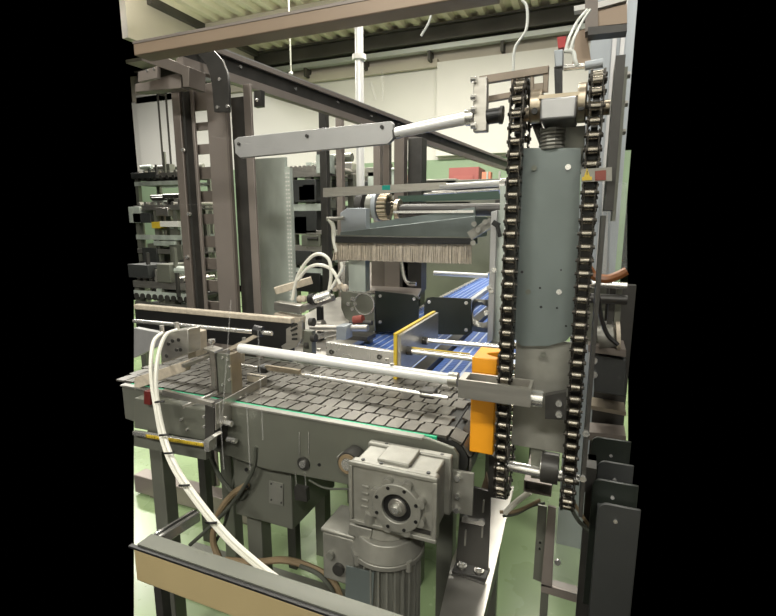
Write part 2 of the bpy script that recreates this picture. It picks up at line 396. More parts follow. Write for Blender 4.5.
lp = T('product_pusher', 'white pusher rod slanting over the dark belt to the lower steel bracket', 'pusher arm')
MB().cyl(A(240, 348, y=.97), A(455, 380, y=.97), .0125, n=24).build('rod', M['white'], lp)
for (px_, py_) in ((244, 340), (319, 351), (387, 361), (392, 366)):
    p = A(px_, py_, y=.97); MB().hexbolt(p, (0, 0, 1), .005, .006).build('screw', M['steel'], lp)
yb = .955
mb = MB(); P0, P1 = A(458, 388, y=yb), A(530, 408, y=yb)
z0, z1 = P0.z-.018, P0.z+.019
mb.box(P0.x, P1.x, yb, yb+.006, z0, z1); mb.box(P0.x, P1.x, yb+.05, yb+.056, z0, z1); mb.box(P0.x, P0.x+.014, yb+.006, yb+.05, z0, z1); mb.box(P1.x-.006, P1.x, yb+.006, yb+.05, z0, z1)
mb.box(P0.x, P1.x, yb, yb+.056, z0-.003, z0)
mb.build('bracket', M['steel'], lp)
MB().cyl((P1.x, yb+.028, P0.z-.01), (P1.x+.022, yb+.028, P0.z-.01), .017, n=20).build('hub', M['steelb'], lp)
cb = MB().py([(545, 396), (566, 392), (566, 420), (545, 419)], .985, .02).build('clamp_block', M['dark'], lp)
for py_ in (403, 414):
    p = A(559, py_, y=.985); MB().cyl(p, p + Vector((0, -.006, 0)), .0065, n=12).build('bolt', M['steelb'], cb)
MB().cyl(A(449, 379, y=.97), A(458, 380, y=.97), .016).build('collar', M['steel'], lp)

ap = T('product_pusher', 'far pusher bar with small teal clip above the brush hood', 'pusher arm')
mb = MB(); mb.py([(323, 188), (446, 182), (446, 189), (323, 197)], 2.0, .03); mb.build('bar', M['steel'], ap)
MB().cyl(A(440, 187, y=2.01), A(503, 183, y=2.01), .013).build('rod', M['white'], ap)
MB().cyl(A(424, 194, y=2.0), A(503, 189, y=2.0), .006).build('guide_rod', M['steelb'], ap)
MB().py([(382, 185.5), (390, 185), (390, 190), (382, 190)], 1.998, .003).build('teal_clip', M['teal'], ap)
MB().cyl(A(500, 186, y=2.0), A(506, 186, y=2.0), .03).build('hub', M['steelb'], ap)

yp = T('pusher_plate', 'upright steel plate with yellow face on two rods above the blue belt', 'pusher plate')
X0 = -.553
mb = MB(); mb.prism([(X0, 1.43, 1.0), (X0, 1.86, 1.0), (X0, 1.86, 1.135), (X0, 1.43, 1.135)], (.012, 0, 0)); mb.build('plate', M['steel'], yp)
mb = MB(); mb.prism([(X0-.012, 1.425, .985), (X0-.012, 1.86, .985), (X0-.012, 1.86, 1.14), (X0-.012, 1.425, 1.14)], (.0115, 0, 0)); mb.build('yellow_face', M['yellow'], yp)
for (a, b, y) in (((428, 341), (500, 347), 1.66), ((412, 351), (492, 361), 1.49)):
    q, w = A(*a, y=y), A(*b, y=y)
    MB().cyl((X0+.012, y, q.z), (w.x, y, w.z), .010).build('rod', M['steelb'], yp)
    MB().cyl((X0+.012, y, q.z), (X0+.03, y, q.z), .015).build('collar', M['dark'], yp)
q, w = A(412, 347.6, y=1.487), A(470, 354, y=1.487); MB().bar(q, w, .004, .004).build('yellow_strip', M['yellow'], yp)

og = T('orange_guide', 'orange plastic guide block with scooped top left of the left chain', 'guide block')
p0, p1 = A(472, 358, y=1.06), A(497, 361, y=1.06); zt, zb = A(472, 357, y=1.06).z, A(472, 452, y=1.06).z
xa, xb = p0.x, p1.x
MB().box(xa, xb, 1.06, 1.16, zb, zt-.035).build('body', M['orange'], og, .003)
prof = [(xa, 1.06), (xa, 1.16), (xb, 1.16), (xb, 1.13)] + [(xb - .030*math.sin(math.pi*k/8), 1.13 - .05*k/8) for k in range(1, 8)] + [(xb, 1.08), (xb, 1.06)]
MB().prism([(q[0], q[1], zt-.036) for q in prof], (0, 0, .036)).build('scooped_top', M['orange'], og, .002)

# ------------------------------------------------------------------ slat belt conveyor in front
cv = T('slat_conveyor', 'conveyor with dark interlocking belt tiles and grey side plate, running to the orange guide', 'conveyor')
CZ = .985
mb = MB(); tp, rows = .042, 6; y0c, y1c = 1.075, 1.455; rw = (y1c-y0c)/rows
xr = -.285
for r in range(rows):
    off = (r*.37 % 1)*tp
    for k in range(27):
        xb = xr - off - k*tp; xa = xb - tp + .0055
        ya = y0c + r*rw; yb = ya + rw - .0035
        j = random.uniform(-.0012, .0012); q = random.uniform(-.0008, .0008)
        # plate with one stepped corner that hooks into its neighbour
        pts = [(xa, ya, CZ+j), (xb-.004, ya, CZ+j), (xb, ya+.006, CZ+j), (xb, yb-.016, CZ+q), (xb+.005, yb-.012, CZ+q), (xb+.005, yb, CZ+q), (xa+.005, yb, CZ+q), (xa+.005, yb-.012, CZ+q), (xa, yb-.016, CZ+q)]
        mb.prism(pts, (0, 0, -.006))
# tiles folding down round the nose roller
cx, cz, R = xr+.002, CZ-.062, .062
for r in range(rows):
    off = (r % 2)*.28
    for k in range(6):
        a0 = .08 + off + k*.62; a1 = a0 + .54
        if a1 > 3.2: continue
        ya = y0c + r*rw; yb = ya + rw - .004
        q = [(cx + R*math.sin(a0), cz + R*math.cos(a0)), (cx + R*math.sin(a1), cz + R*math.cos(a1)), (cx + (R-.006)*math.sin(a1), cz + (R-.006)*math.cos(a1)), (cx + (R-.006)*math.sin(a0), cz + (R-.006)*math.cos(a0))]
        mb.prism([(p[0], ya, p[1]) for p in q], (0, yb-ya, 0))
mb.build('tile_belt', [M['tile']], cv)
mb = MB(); mb.box(-1.38, xr, y0c, y1c, CZ-.014, CZ-.0075); mb.cyl((cx, y0c+.005, cz), (cx, y1c-.005, cz), R-.012, n=24); mb.build('belt_bed', M['gap'], cv)
B('wear_strip', M['strip'], cv, (-1.34, -.31, 1.067, 1.0745, CZ-.014, CZ-.004))
sp_ = [(-1.36, CZ-.004), (-.33, CZ-.004), (-.262, CZ-.018), (-.250, CZ-.035), (-.250, CZ-.15), (-.27, CZ-.165), (-.82, CZ-.185), (-1.36, CZ-.12)]
MB().prism([(p[0], 1.052, p[1]) for p in sp_], (0, .010, 0)).build('side_plate', M['side'], cv, .002)
MB().prism([(p[0], y1c+.012, p[1]) for p in sp_[:5] + [(-1.36, CZ-.15)]], (0, .010, 0)).build('far_side_plate', M['side'], cv)
B('top_edge', M['cast'], cv, (-1.36, -.34, 1.046, 1.066, CZ-.008, CZ-.003))
tn = MB(); p = A(303, 464, y=1.046); tn.cyl(p, p + Vector((0, .01, 0)), .019, n=20); tn = tn.build('tensioner', M['dark'], cv)
MB().cyl(p - Vector((0, .005, 0)), p, .010, n=12).build('bolt', M['steelb'], tn)
for px_ in (299.5, 309):
    MB().bar(A(px_, 432, y=1.05), A(px_, 455, y=1.05), .002, .003).build('slot', M['steelb'], cv)
    MB().bar(A(px_-4, 473, y=1.05), A(px_-3, 487, y=1.05), .002, .003).build('slot', M['steelb'], cv)
for (px_, py_, r) in ((319, 465, .005), (246, 470, .006), (247, 487, .005)):
    p = A(px_, py_, y=1.050); MB().cyl(p, p + Vector((0, .003, 0)), r, n=12).build('hole', M['black'], cv)
lk = MB().py([(294, 487), (306, 489), (307, 502), (295, 500)], 1.035, .016).build('latch', M['dark'], cv)
for (xa, ya) in ((-1.30, 1.08), (-.93, 1.10), (-.40, 1.40), (-1.30, 1.40)):
    MB().box(xa, xa+.055, ya, ya+.05, 0, CZ-.13).build('leg', M['side'], cv, .003)
jb = T('junction_cabinet', 'grey sheet metal box hung under the slat conveyor', 'box')
bc, bl_ = A(293, 530, y=1.075), A(236, 515, y=1.075)
MB().box(bl_.x, bc.x, 1.075, A(335, 487, x=bc.x).y, bc.z, CZ-.16).build('body', M['side'], jb, .003)
MB().py([(269, 481), (283, 484), (283, 506), (269, 503)], 1.071, .004).build('hatch', M['motor'], jb)
for (px_, py_) in ((271, 484), (281, 487), (271, 500), (281, 503)):
    p = A(px_, py_, y=1.069); MB().cyl(p, p+Vector((0, .004, 0)), .003, n=8).build('screw', M['dark'], jb)

# gear motor
gm = T('gear_motor', 'grey worm gearbox with flanged output and finned motor hanging below', 'gear motor')
gx0, gx1, gz0, gz1, gy0, gy1 = -.474, -.262, .805, .960, .92, 1.035
mb = MB(); mb.prism([(gx0, gy0, gz0+.006), (gx0+.006, gy0, gz0), (gx1-.006, gy0, gz0), (gx1, gy0, gz0+.006), (gx1, gy0, gz1-.006), (gx1-.006, gy0, gz1), (gx0+.006, gy0, gz1), (gx0, gy0, gz1-.006)], (0, .022, 0))
mb.box(gx0+.010, gx1-.010, gy0+.02, gy1-.02, gz0+.006, gz1-.004)
mb.build('housing', M['cast'], gm, .004)
B('rear_flange', M['cast'], gm, (gx0+.004, gx1+.004, gy1-.022, gy1, gz0+.01, gz1+.002), bevel=.004)
B('top_pad', M['cast'], gm, (gx0+.062, gx1-.072, gy0+.018, gy1-.018, gz1-.004, gz1+.007), bevel=.003)
for (x, y) in ((gx0+.03, gy0+.012), (gx0+.075, gy0+.012), (gx1-.025, gy0+.012), (gx1-.02, gy1-.012), (gx0+.05, gy1-.010)):
    MB().cyl((x, y, gz1+.0004), (x, y, gz1+.0025), .0045, n=10).build('hole', M['black'], gm)
for (u0, u1, w0, w1) in ((gx0, gx1, gz1-.010, gz1), (gx0, gx1, gz0, gz0+.010), (gx0, gx0+.010, gz0+.010, gz1-.010), (gx1-.010, gx1, gz0+.010, gz1-.010)):
    MB().box(u0, u1, gy0-.006, gy0+.001, w0, w1).build('face_rim', M['cast'], gm, .002)
MB().box(gx0+.11, gx1-.014, gy0-.002, gy0, gz0+.016, gz0+.026).build('name_plate', M['dark'], gm)
fc = Vector((-.351, gy0, .876))
fl = MB().ring(fc - Vector((0, .018, 0)), (0, 1, 0), .034, .058, .019, 28).build('flange', M['cast'], gm, .002)
mb = MB()
for k in range(8):
    t = math.pi/8 + k*math.pi/4; c = fc + Vector((.050*math.cos(t), -.0195, .050*math.sin(t)))
    MB().cyl(c, c + Vector((0, .003, 0)), .0042, n=10).build('flange_hole', M['black'], fl)
    c2 = fc + Vector((.057*math.cos(t), -.012, .057*math.sin(t)))
    MB().cyl(c2 - Vector((0, .004, 0)), c2 + Vector((0, .012, 0)), .012, n=14).build('lug', M['cast'], fl)
mb.bm.free()
MB().ring(fc - Vector((0, .010, 0)), (0, 1, 0), .022, .035, .012, 24).build('oil_seal', M['black'], gm)
MB().cyl(fc - Vector((0, .014, 0)), fc, .021, n=24).build('hollow_shaft', M['steel'], gm, .001)
MB().cyl(fc - Vector((0, .018, 0)), fc - Vector((0, .013, 0)), .014, n=20).build('washer', M['cast'], gm)
MB().hexbolt(fc - Vector((0, .026, 0)), (0, 1, 0), .0085, .009).build('centre_bolt', M['steelb'], gm)
for k in range(4):
    MB().box(gx0+.034-.001*k, gx0+.050-.001*k, gy0-.004, gy0, .900-.017*k, .906-.017*k).build('rib', M['cast'], gm, .001)
MB().py([(336, 457), (349, 453), (352, 462), (340, 470)], 1.0, .03).build('side_lug', M['cast'], gm, .002)
pu = T('belt_pulley', 'small dark grooved pulley tucked behind the upper left of the gearbox', 'pulley')
p = A(348, 464, y=1.0)
MB().cyl(p, p + Vector((0, .045, 0)), .030, n=24).build('wheel', M['dark'], pu)
MB().ring(p - Vector((0, .003, 0)), (0, 1, 0), .017, .026, .004).build('rim', M['cable'], pu)
MB().cyl(p - Vector((0, .006, 0)), p, .016, n=16).build('hub', M['steelb'], pu)
# motor below
mc = Vector((-.405, .985)); mr = .078
def vcyl(mb, z0, z1, r0, r1=None, n=32): return mb.cyl((mc.x, mc.y, z0), (mc.x, mc.y, z1), r0, r1, n)
mb = MB(); vcyl(mb, .768, .812, .060, .052); vcyl(mb, .725, .768, .088, .076); vcyl(mb, .712, .725, .090); mb.build('bell', M['cast'], gm, .002)
MB().py([(349, 524), (372, 530), (370, 541), (348, 535)], .925, .05).build('adapter_lug', M['cast'], gm, .002)
MB().cyl(A(370, 522, y=.925), A(372, 512, y=.925), .015, n=16).build('oil_plug', M['cast'], gm)
mb = MB(); vcyl(mb, .50, .712, .066); mb.build('stator', M['motor'], gm)
for k in range(26):
    t = 2*math.pi*k/26
    d = Vector((math.cos(t), math.sin(t), 0)); c = Vector((mc.x, mc.y, 0))
    w = Vector((-d.y, d.x, 0))*.0022; e0, e1 = c + d*.062, c + d*.082
    MB().prism([e0 - w + Vector((0, 0, .50)), e1 - w + Vector((0, 0, .50)), e1 + w + Vector((0, 0, .50)), e0 + w + Vector((0, 0, .50))], (0, 0, .208)).build('cooling_fin', M['motor'], gm)
for k in range(4):
    t = math.pi/4 + k*math.pi/2 + .2; c = Vector((mc.x + .086*math.cos(t), mc.y + .086*math.sin(t), .703))
    MB().cyl(c, c + Vector((0, 0, .026)), .008, n=8).build('bolt_boss', M['cast'], gm)
mb = MB(); vcyl(mb, .42, .50, .080, .080); mb.build('fan_cowl', M['motor'], gm, .004)
MB().box(-.56, -.472, .935, 1.04, .615, .745).build('terminal_box', M['cast'], gm, .005)
MB().box(-.563, -.469, .932, 1.043, .745, .756).build('terminal_lid', M['cast'], gm, .004)
p = A(335, 567, y=.934); MB().cyl((p.x+.012, .925, p.z), (p.x+.012, .936, p.z), .015, n=16).build('cable_gland', M['dark'], gm)
MB().cyl((-.535, .925, .69), (-.535, .936, .69), .010, n=14).build('blank_plug', M['motor'], gm)
MB().py([(346, 566), (374, 573), (372, 612), (345, 604)], .905, .003).build('rating_plate', M['plate'], gm)
# torque bracket right of the gearbox
tb = T('torque_bracket', 'light grey flat bracket with bolts right of the gearbox', 'bracket')
MB().py([(441, 468), (474, 474), (472, 516), (441, 510)], 1.04, .008).build('plate', M['cast'], tb, .001)
for (px_, py_) in ((457, 479), (457, 497), (456, 511)):
    p = A(px_, py_, y=1.03); MB().hexbolt(p, (0, 1, 0), .008, .012).build('bolt', M['steelb'], tb)
sb = T('slotted_bracket', 'dark steel angle bracket with slots standing on the bright floor plate', 'bracket')
fp = [A(462, 484, y=1.18), A(491, 492, y=1.18), A(488, 571, y=1.18), A(456, 560, y=1.18)]
MB().prism(fp, (0, .008, 0)).build('upright', M['dark'], sb, .001)
for (a, b) in (((467, 497), (466, 510)), ((484, 500), (483, 512)), ((483, 521), (482, 537)), ((466, 530), (465, 545))):
    MB().bar(A(*a, y=1.177), A(*b, y=1.177), .004, .008).build('slot', M['cast'], sb)
MB().bar(A(462, 519, y=1.172), A(484, 523, y=1.172), .010, .012).build('clamp_bar', M['steelb'], sb)
for q in ((465, 519), (481, 523)):
    p = A(*q, y=1.165); MB().hexbolt(p, (0, 1, 0), .010, .01).build('bolt', M['steelb'], sb)
zb_ = A(472, 572, y=1.18).z
ft = [A(452, 571, z=zb_), A(457, 558, z=zb_), A(490, 568, z=zb_), A(484, 583, z=zb_)]
MB().prism(ft, (0, 0, -.008)).build('foot', M['dark'], sb, .001)
for q in ((462, 566), (479, 571)):
    p = A(*q, z=zb_); MB().cyl(p, p + Vector((0, 0, .004)), .014, n=14).build('washer', M['steel'], sb); MB().hexbolt(p, (0, 0, 1), .009, .012).build('bolt', M['steelb'], sb)
fpz = zb_ - .008
fb = T('base_plate', 'bright steel base beam running back under the slotted bracket', 'base plate')
mb = MB(); mb.prism([A(q[0], q[1], z=fpz) for q in ((434, 640), (452, 560), (468, 520), (497, 488), (514, 486), (478, 640))], (0, 0, -.012)); mb.build('plate', M['steel'], fb)
pl_ = [A(q[0], q[1], z=fpz-.012) for q in ((436, 636), (476, 636))]
MB().box(pl_[0].x+.02, pl_[1].x-.03, pl_[0].y+.08, A(500, 490, z=fpz).y-.08, .30, fpz-.012).build('web', M['side'], fb)
MB().box(pl_[0].x+.02, pl_[1].x-.03, pl_[0].y+.08, pl_[0].y+.12, 0, .30).build('leg', M['side'], fb)
MB().box(pl_[0].x+.02, pl_[1].x-.03, A(500, 490, z=fpz).y-.14, A(500, 490, z=fpz).y-.10, 0, .30).build('leg', M['side'], fb)
gp = T('pointed_gusset', 'pale triangular gusset peeking above the slotted bracket', 'gusset')
MB().py([(480, 492), (486, 473), (490, 493)], 1.22, .012).build('body', M['tan'], gp)

# ------------------------------------------------------------------ lower right floor frame, tube and cables
fr = T('floor_stand', 'thin grey angle steel stand below the lower sprockets', 'stand')
MB().py([(538, 505), (547, 507), (543, 583), (533, 579)], 1.25, .006).build('upright', M['side'], fr)
MB().py([(548, 506), (556, 508), (552, 588), (541, 586)], 1.22, .008).build('upright', M['taupel'], fr)
MB().py([(541, 584), (584, 596), (584, 605), (541, 592)], 1.22, .03).build('foot_rail', M['taupel'], fr)
for q in ((540, 543), (539.5, 549)):
    p = A(*q, y=1.247); MB().cyl(p, p + Vector((0, .004, 0)), .003, n=8).build('hole', M['black'], fr)
q0 = A(541, 586, y=1.22)
MB().box(q0.x, q0.x+.02, 1.23, 1.25, 0, q0.z).build('stub_foot', M['side'], fr)
ac = T('clear_guard_sheet', 'clear guard sheet with one screw standing right of the angle steel stand', 'guard sheet')
MB().py([(556, 508), (590, 510), (588, 600), (552, 585)], 1.20, .004).build('sheet', M['haze'], ac)
p = A(557.5, 563, y=1.196); MB().cyl(p, p + Vector((0, .006, 0)), .008, n=12).build('screw', M['steelb'], ac)
rt = T('rectangular_tube', 'open ended dark rectangular tube below the left sprocket', 'tube')
mb = MB(); a, b = A(524, 480, y=1.15), A(551, 497, y=1.15); t_ = .004
for bx in ((a.x, b.x, b.z, b.z+t_), (a.x, b.x, a.z-t_, a.z), (a.x, a.x+t_, b.z+t_, a.z-t_), (b.x-t_, b.x, b.z+t_, a.z-t_)): mb.box(bx[0], bx[1], 1.15, 1.32, bx[2], bx[3])
mb.build('wall', M['taupe'], rt); B('end_plug', M['dark'], rt, (a.x+t_, b.x-t_, 1.16, 1.17, b.z+t_, a.z-t_))
for k, (pts, m, r, lb) in enumerate([
    ([(505, 513), (514, 504), (524, 496), (530, 492)], 'hose', .008, 'short white hose end below the orange guide'),
    ([(500, 512), (512, 512), (524, 508), (540, 500)], 'cable', .005, 'brown cable lying beside the short white hose'),
    ([(503, 516), (516, 514), (532, 506), (545, 503)], 'gcable', .004, 'grey cable lowest beside the short white hose'),
    ([(568, 502), (578, 520), (588, 530), (600, 545)], 'gcable', .005, 'grey cable slanting from the right sprocket to the dark bins'),
    ([(572, 500), (585, 520), (596, 533), (606, 545)], 'cable', .004, 'thin brown cable slanting above the grey one to the dark bins')]):
    tag(MB().tube([A(*q, y=1.3 if k < 3 else 1.1) for q in pts], r).build('cable' if m != 'hose' else 'hose', M[m]), lb, 'cable' if m != 'hose' else 'hose')

# dark bins at right
for k, (x0, yt, x1, yb, Y, lb) in enumerate([(592, 436, 624, 520, 1.25, 'rearmost dark bin of the four at lower right, partly hidden by the others'), (598, 460, 625, 560, 1.15, 'second dark bin from the back at lower right'),
                                        (593, 478, 626, 616, 1.05, 'third dark bin from the back at lower right, with black face'), (598, 502, 627, 650, .95, 'nearest dark grey bin with rounded top corner at lower right')]):
    t = T('parts_bin', lb, 'bin', 'dark bins at lower right')
    a, b = A(x0, yt, y=Y), A(x1, yb, y=Y); r = .018
    pts = [(a.x, Y, b.z), (b.x, Y, b.z), (b.x, Y, a.z)] + [(a.x + r - r*math.sin(q*math.pi/10), Y, a.z - r + r*math.cos(q*math.pi/10)) for q in range(6)]
    MB().prism(pts, (0, .006, 0)).build('front_panel', M['bin' if k % 2 else 'blackg'], t, .002)
    MB().box(a.x+.004, b.x, Y+.006, Y+.085, b.z, a.z-.05).build('body', M['bin'], t)
    p = A((x0+x1)/2+3, yt+20, y=Y-.003); MB().cyl(p, p + Vector((0, .004, 0)), .004, n=10).build('rivet', M['steelb'], t)
    if k == 3: MB().box(a.x+.02, b.x, Y+.02, Y+.30, 0, b.z).build('pedestal', M['dark'], t)

# ------------------------------------------------------------------ left steel frame with ladder column
lc = T('ladder_column', 'tall taupe steel column with ladder openings at left', 'column')
YL = 2.0
post = A(180, 88, y=YL)
MB().box(-1.955, -1.905, YL-.06, YL+.02, 0, 2.17).build('post', M['taupe'], lc, .003)
MB().box(-1.900, -1.885, YL-.05, YL+.02, 0, 2.17).build('post_flange', M['dark'], lc)
MB().box(-1.885, -1.868, YL-.01, YL+.005, 0, 2.15).build('post', M['taupel'], lc, .002)
xr0 = A(215, 200, y=YL+.02).x; xr1 = A(234, 200, y=YL+.02).x
MB().box(xr0, xr1, YL, YL+.012, 0, 2.165).build('web_panel', M['taupel'], lc, .003)
MB().box(xr1, xr1+.012, YL-.01, YL+.012, 0, 2.165).build('flange', M['taupe'], lc)
gaps = [(60, 85), (110, 122), (130, 144), (154, 167), (179, 191), (202, 214), (224, 236), (247, 258), (269, 280), (291, 301), (313, 322)]
zs = []
for k in range(len(gaps)-1):
    z1 = A(205, gaps[k][1], y=YL+.02).z; z0 = A(205, gaps[k+1][0], y=YL+.02).z
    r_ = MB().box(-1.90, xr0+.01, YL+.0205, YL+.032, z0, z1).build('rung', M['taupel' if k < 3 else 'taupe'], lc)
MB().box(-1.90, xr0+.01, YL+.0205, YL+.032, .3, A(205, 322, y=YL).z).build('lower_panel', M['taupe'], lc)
for (px_, py_) in ((184, 150), (190, 214), (188, 257)):
    p = A(px_, py_, y=YL-.06); MB().hexbolt(p - Vector((0, .012, 0)), (0, 1, 0), .010, .012).build('bolt', M['steelb'], lc)
dk = T('door_post', 'dark slotted post beside taupe ladder column', 'post')
xa = A(238, 200, y=YL+.04).x; xb = A(249, 200, y=YL+.04).x; xc = A(256, 200, y=YL+.04).x
MB().box(xa-.02, xb, YL+.05, YL+.07, 0, 2.10).build('channel', M['dark'], dk)
MB().box(xb, xc, YL+.035, YL+.05, 0, 2.15).build('flange', M['taupel'], dk, .002)
gs = T('galvanised_panel', 'streaky galvanised panel with perforated edge strip behind the dark post', 'panel')
a = A(255, 160, y=2.25); b = A(285, 160, y=2.25); zt_ = A(270, 158, y=2.25).z
MB().box(a.x, b.x, 2.25, 2.27, .12, zt_).build('sheet', M['galv'], gs)
st = MB().box(b.x, b.x+.035, 2.24, 2.265, .12, A(285, 168, y=2.25).z).build('edge_strip', M['galv'], gs)
mb = MB(); z = .95
while z < A(285, 168, y=2.25).z - .01:
    for dx in (.010, .025): mb.box(b.x+dx-.004, b.x+dx+.004, 2.237, 2.24, z-.004, z+.004)
    z += .021
mb.build('hole_pattern', M['paper'], st)
MB().box(a.x, b.x, 2.24, 2.27, 0, .12).build('foot', M['dark'], gs)
# overhead beam going back
ob = T('overhead_beam', 'dark taupe overhead beam running back from the bent bracket', 'beam')
P0, P1 = A(207, 46, z=2.3), A(505, 160, z=2.3)
dv = (P1 - P0).normalized(); rt_ = Vector((dv.y, -dv.x, 0))
P0 = P0 - dv*.15; P1 = P1 + dv*.6
def chan(m, o, w, zt, zb, name):
    return MB().prism([P0 + rt_*o + Vector((0, 0, zt)), P0 + rt_*(o+w) + Vector((0, 0, zt)), P0 + rt_*(o+w) + Vector((0, 0, zb)), P0 + rt_*o + Vector((0, 0, zb))], P1 - P0).build(name, M[m], ob)
chan('dark', -.012, .012, -.016, -.088, 'web'); chan('taupel', -.03, .045, .006, -.016, 'top_flange'); chan('taupel', -.03, .045, -.088, -.128, 'lower_flange')
chan('alu', -.02, .03, .014, .006, 'cable_rail')
for k in range(7):
    c = P0 + dv*(.35 + k*.42) + rt_*.002 + Vector((0, 0, -.040 - (k % 2)*.012)); MB().cyl(c, c + rt_*.006, .008, n=8).build('bolt', M['steelb'], ob)
hb = T('bent_bracket', 'black bent steel bracket curving down from the brown header', 'bracket')
cv_ = [(188, 46), (204, 49), (213, 57), (219, 70), (222, 86), (224, 112)]
inn = [(190, 52), (199, 56), (206, 64), (210, 75), (212, 88), (214, 112)]
outp = [A(p[0], p[1], y=1.86) for p in [(197, 45), (213, 50), (222, 60), (227, 72), (229, 88), (229, 112)]] + [A(p[0], p[1], y=1.86) for p in reversed(inn)]
MB().prism(outp, (0, .014, 0)).build('strap', M['dark'], hb, .002)
for q in ((219, 79), (217, 107), (227, 106), (202, 49), (193, 49)):
    p = A(*q, y=1.855); MB().cyl(p, p + Vector((0, .008, 0)), .008, n=10).build('bolt', M['steelb'], hb)
# short beams upper left
sbm = T('corner_beam', 'taupe beam with two bolts ending at the ladder column top', 'beam')
MB().prism([A(q[0], q[1], y=1.75) for q in ((152, 52), (189, 67), (189, 87), (183, 87), (182, 75), (140, 60))], (0, .10, 0)).build('arm', M['taupe'], sbm, .002)
MB().prism([A(q[0], q[1], y=1.80) for q in ((135, 84), (181, 72), (181, 88), (135, 92))], (0, .06, 0)).build('beam', M['taupel'], sbm, .002)
MB().py([(138, 72), (157, 66), (157, 78), (138, 82)], 1.74, .02).build('plate', M['taupel'], sbm, .001)
for q in ((146.5, 70.5), (153.5, 69)):
    p = A(*q, y=1.735); MB().cyl(p, p + Vector((0, .008, 0)), .006, n=10).build('bolt', M['steelb'], sbm)
hc = T('cable_bracket', 'small black bracket under the overhead beam', 'bracket')
MB().py([(254, 91), (261, 90), (261, 106), (254, 107)], 2.05, .03).build('body', M['dark'], hc)
MB().sph(A(257, 100, y=2.05), .010).build('bolt', M['steelb'], hc)

# posts standing behind the brush unit
for k, (x0, x1, yt, Y, m, lb, d) in enumerate([
    (318, 325, 98, 3.0, 'dark', 'slim dark taupe post left of the black brush holder', .05), (335, 341, 112, 3.3, 'taupel', 'slim taupe post just left of the white pipe', .05),
    (373, 380, 132, 3.6, 'taupel', 'taupe post just right of the white pipe', .06), (381, 389, 132, 3.8, 'taupe', 'second taupe post right of the white pipe', .06),
    (394, 404, 134, 3.4, 'taupe', 'wide dark taupe post below the blade end of the uppermost pusher', .08), (408, 422, 138, 3.5, 'dark', 'broad dark post farthest right in the row of posts behind the blade', .12)]):
    a, b = A(x0, yt, y=Y), A(x1, yt, y=Y)
    t = T('frame_post', lb, 'post', 'posts behind the brush')
    MB().box(a.x, b.x, Y, Y+d, 0, a.z).build('shaft', M[m], t, .003)
    MB().box(a.x-.03, b.x+.03, Y-.03, Y+d+.03, 0, .012).build('foot_plate', M[m], t)
p = A(291, 72, y=6.0); q = A(291, 28, y=6.0)
hr = T('hanging_rod', 'thin grey rod hanging from the roof left of the white pipe', 'rod'); MB().cyl((p.x, 6.0, p.z), (p.x, 6.0, 4.93), .012).build('rod', M['side'], hr); MB().cyl((p.x, 6.0, p.z-.03), (p.x, 6.0, p.z), .03).build('end_cap', M['steel'], hr)
wp = T('vertical_pipe', 'tall white vertical pipe rising from behind the far pusher to the roof', 'pipe')
p = A(360.5, 180, y=5.0); MB().cyl((p.x, 5.0, 0), (p.x, 5.0, 5.36), .045).build('pipe', M['white'], wp)
MB().ring((p.x, 5.0, A(0, 57, y=5.0).z if False else A(360, 60, y=5.0).z), (0, 0, 1), .043, .075, .05).build('clip', M['paper'], wp)
for k, (pts, lb) in enumerate([([(522, 0), (527, 8), (526, 30), (515, 48), (513, 72)], 'thin white cable hanging in front of the wall at top right'),
                               ([(420, -4), (430, 10), (429, 22), (421, 36)], 'short white cable end hanging under the roof')]):
    tag(MB().tube([A(*q, y=3.0) for q in pts], .008 if k == 0 else .007).build('hanging_cable', M['hose2']), lb, 'cable')

# ------------------------------------------------------------------ blue belt conveyors
bz = .90
def lane(lb, rail, ribs):
    t = T('belt_conveyor', lb, 'conveyor')
    return t
def belt(t, x0, x1, y0, y1):
    B('belt_core', M['bluel'], t, (x0, x1, y0, y1, bz-.02, bz-.004))
    mb = MB(); y = y0
    while y < y1 - .01:
        x = x0
        while x < x1 - .012:
            mb.box(x+.002, min(x+.031, x1), y+.001, y+.0225, bz-.004, bz); x += .042
        y += .0254
    mb.build('module_ribs', M['blue'], t)
t = T('belt_conveyor', 'left blue modular belt conveyor running back under the brush', 'conveyor')
belt(t, -1.02, -.62, 1.56, 5.8)
B('side_rail', M['steelb'], t, (-1.06, -1.025, 1.56, 5.8, bz-.08, bz+.012)); B('side_frame', M['side'], t, (-1.02, -.62, 1.57, 5.8, bz-.10, bz-.021))
for (lx, ly) in ((-1.05, 1.7), (-1.05, 4.4), (-.68, 4.4)): B('leg', M['side'], t, (lx, lx+.05, ly, ly+.05, 0, bz-.10))
t = T('belt_conveyor', 'right blue modular belt conveyor with dark divider rail', 'conveyor')
belt(t, -.555, -.25, 1.56, 5.8)
B('divider_rail', M['dark'], t, (-.615, -.560, 1.56, 5.8, bz-.05, bz+.02)); B('side_frame', M['side'], t, (-.555, -.25, 1.57, 5.8, bz-.10, bz-.021))
for (lx, ly) in ((-.60, 1.7), (-.60, 4.4), (-.30, 4.4)): B('leg', M['side'], t, (lx, lx+.05, ly, ly+.05, 0, bz-.10))
t = T('guide_rail', 'white guide rail passing back through the gap between the black plates', 'rail')
q0, q1 = A(409, 322, z=.99), A(428, 281, z=.99)
for Y_ in ():
    pass
MB().bar((-.665, 2.25, .985), (-.70, 4.5, .985), .03, .03).build('rail', M['white'], t)
for y in (2.5, 4.3): MB().box(-.69, -.665, y, y+.02, bz-.1, .975).build('bracket', M['steel'], t)
for k, (pix, lb) in enumerate([([(404, 336), (404, 297), (409, 293), (437, 294), (442, 297), (443, 303), (443, 333)], 'x')]):
    pass
bp = T('stop_plate', 'black stop plate right of the grey plate, over left blue belt', 'stop plate')
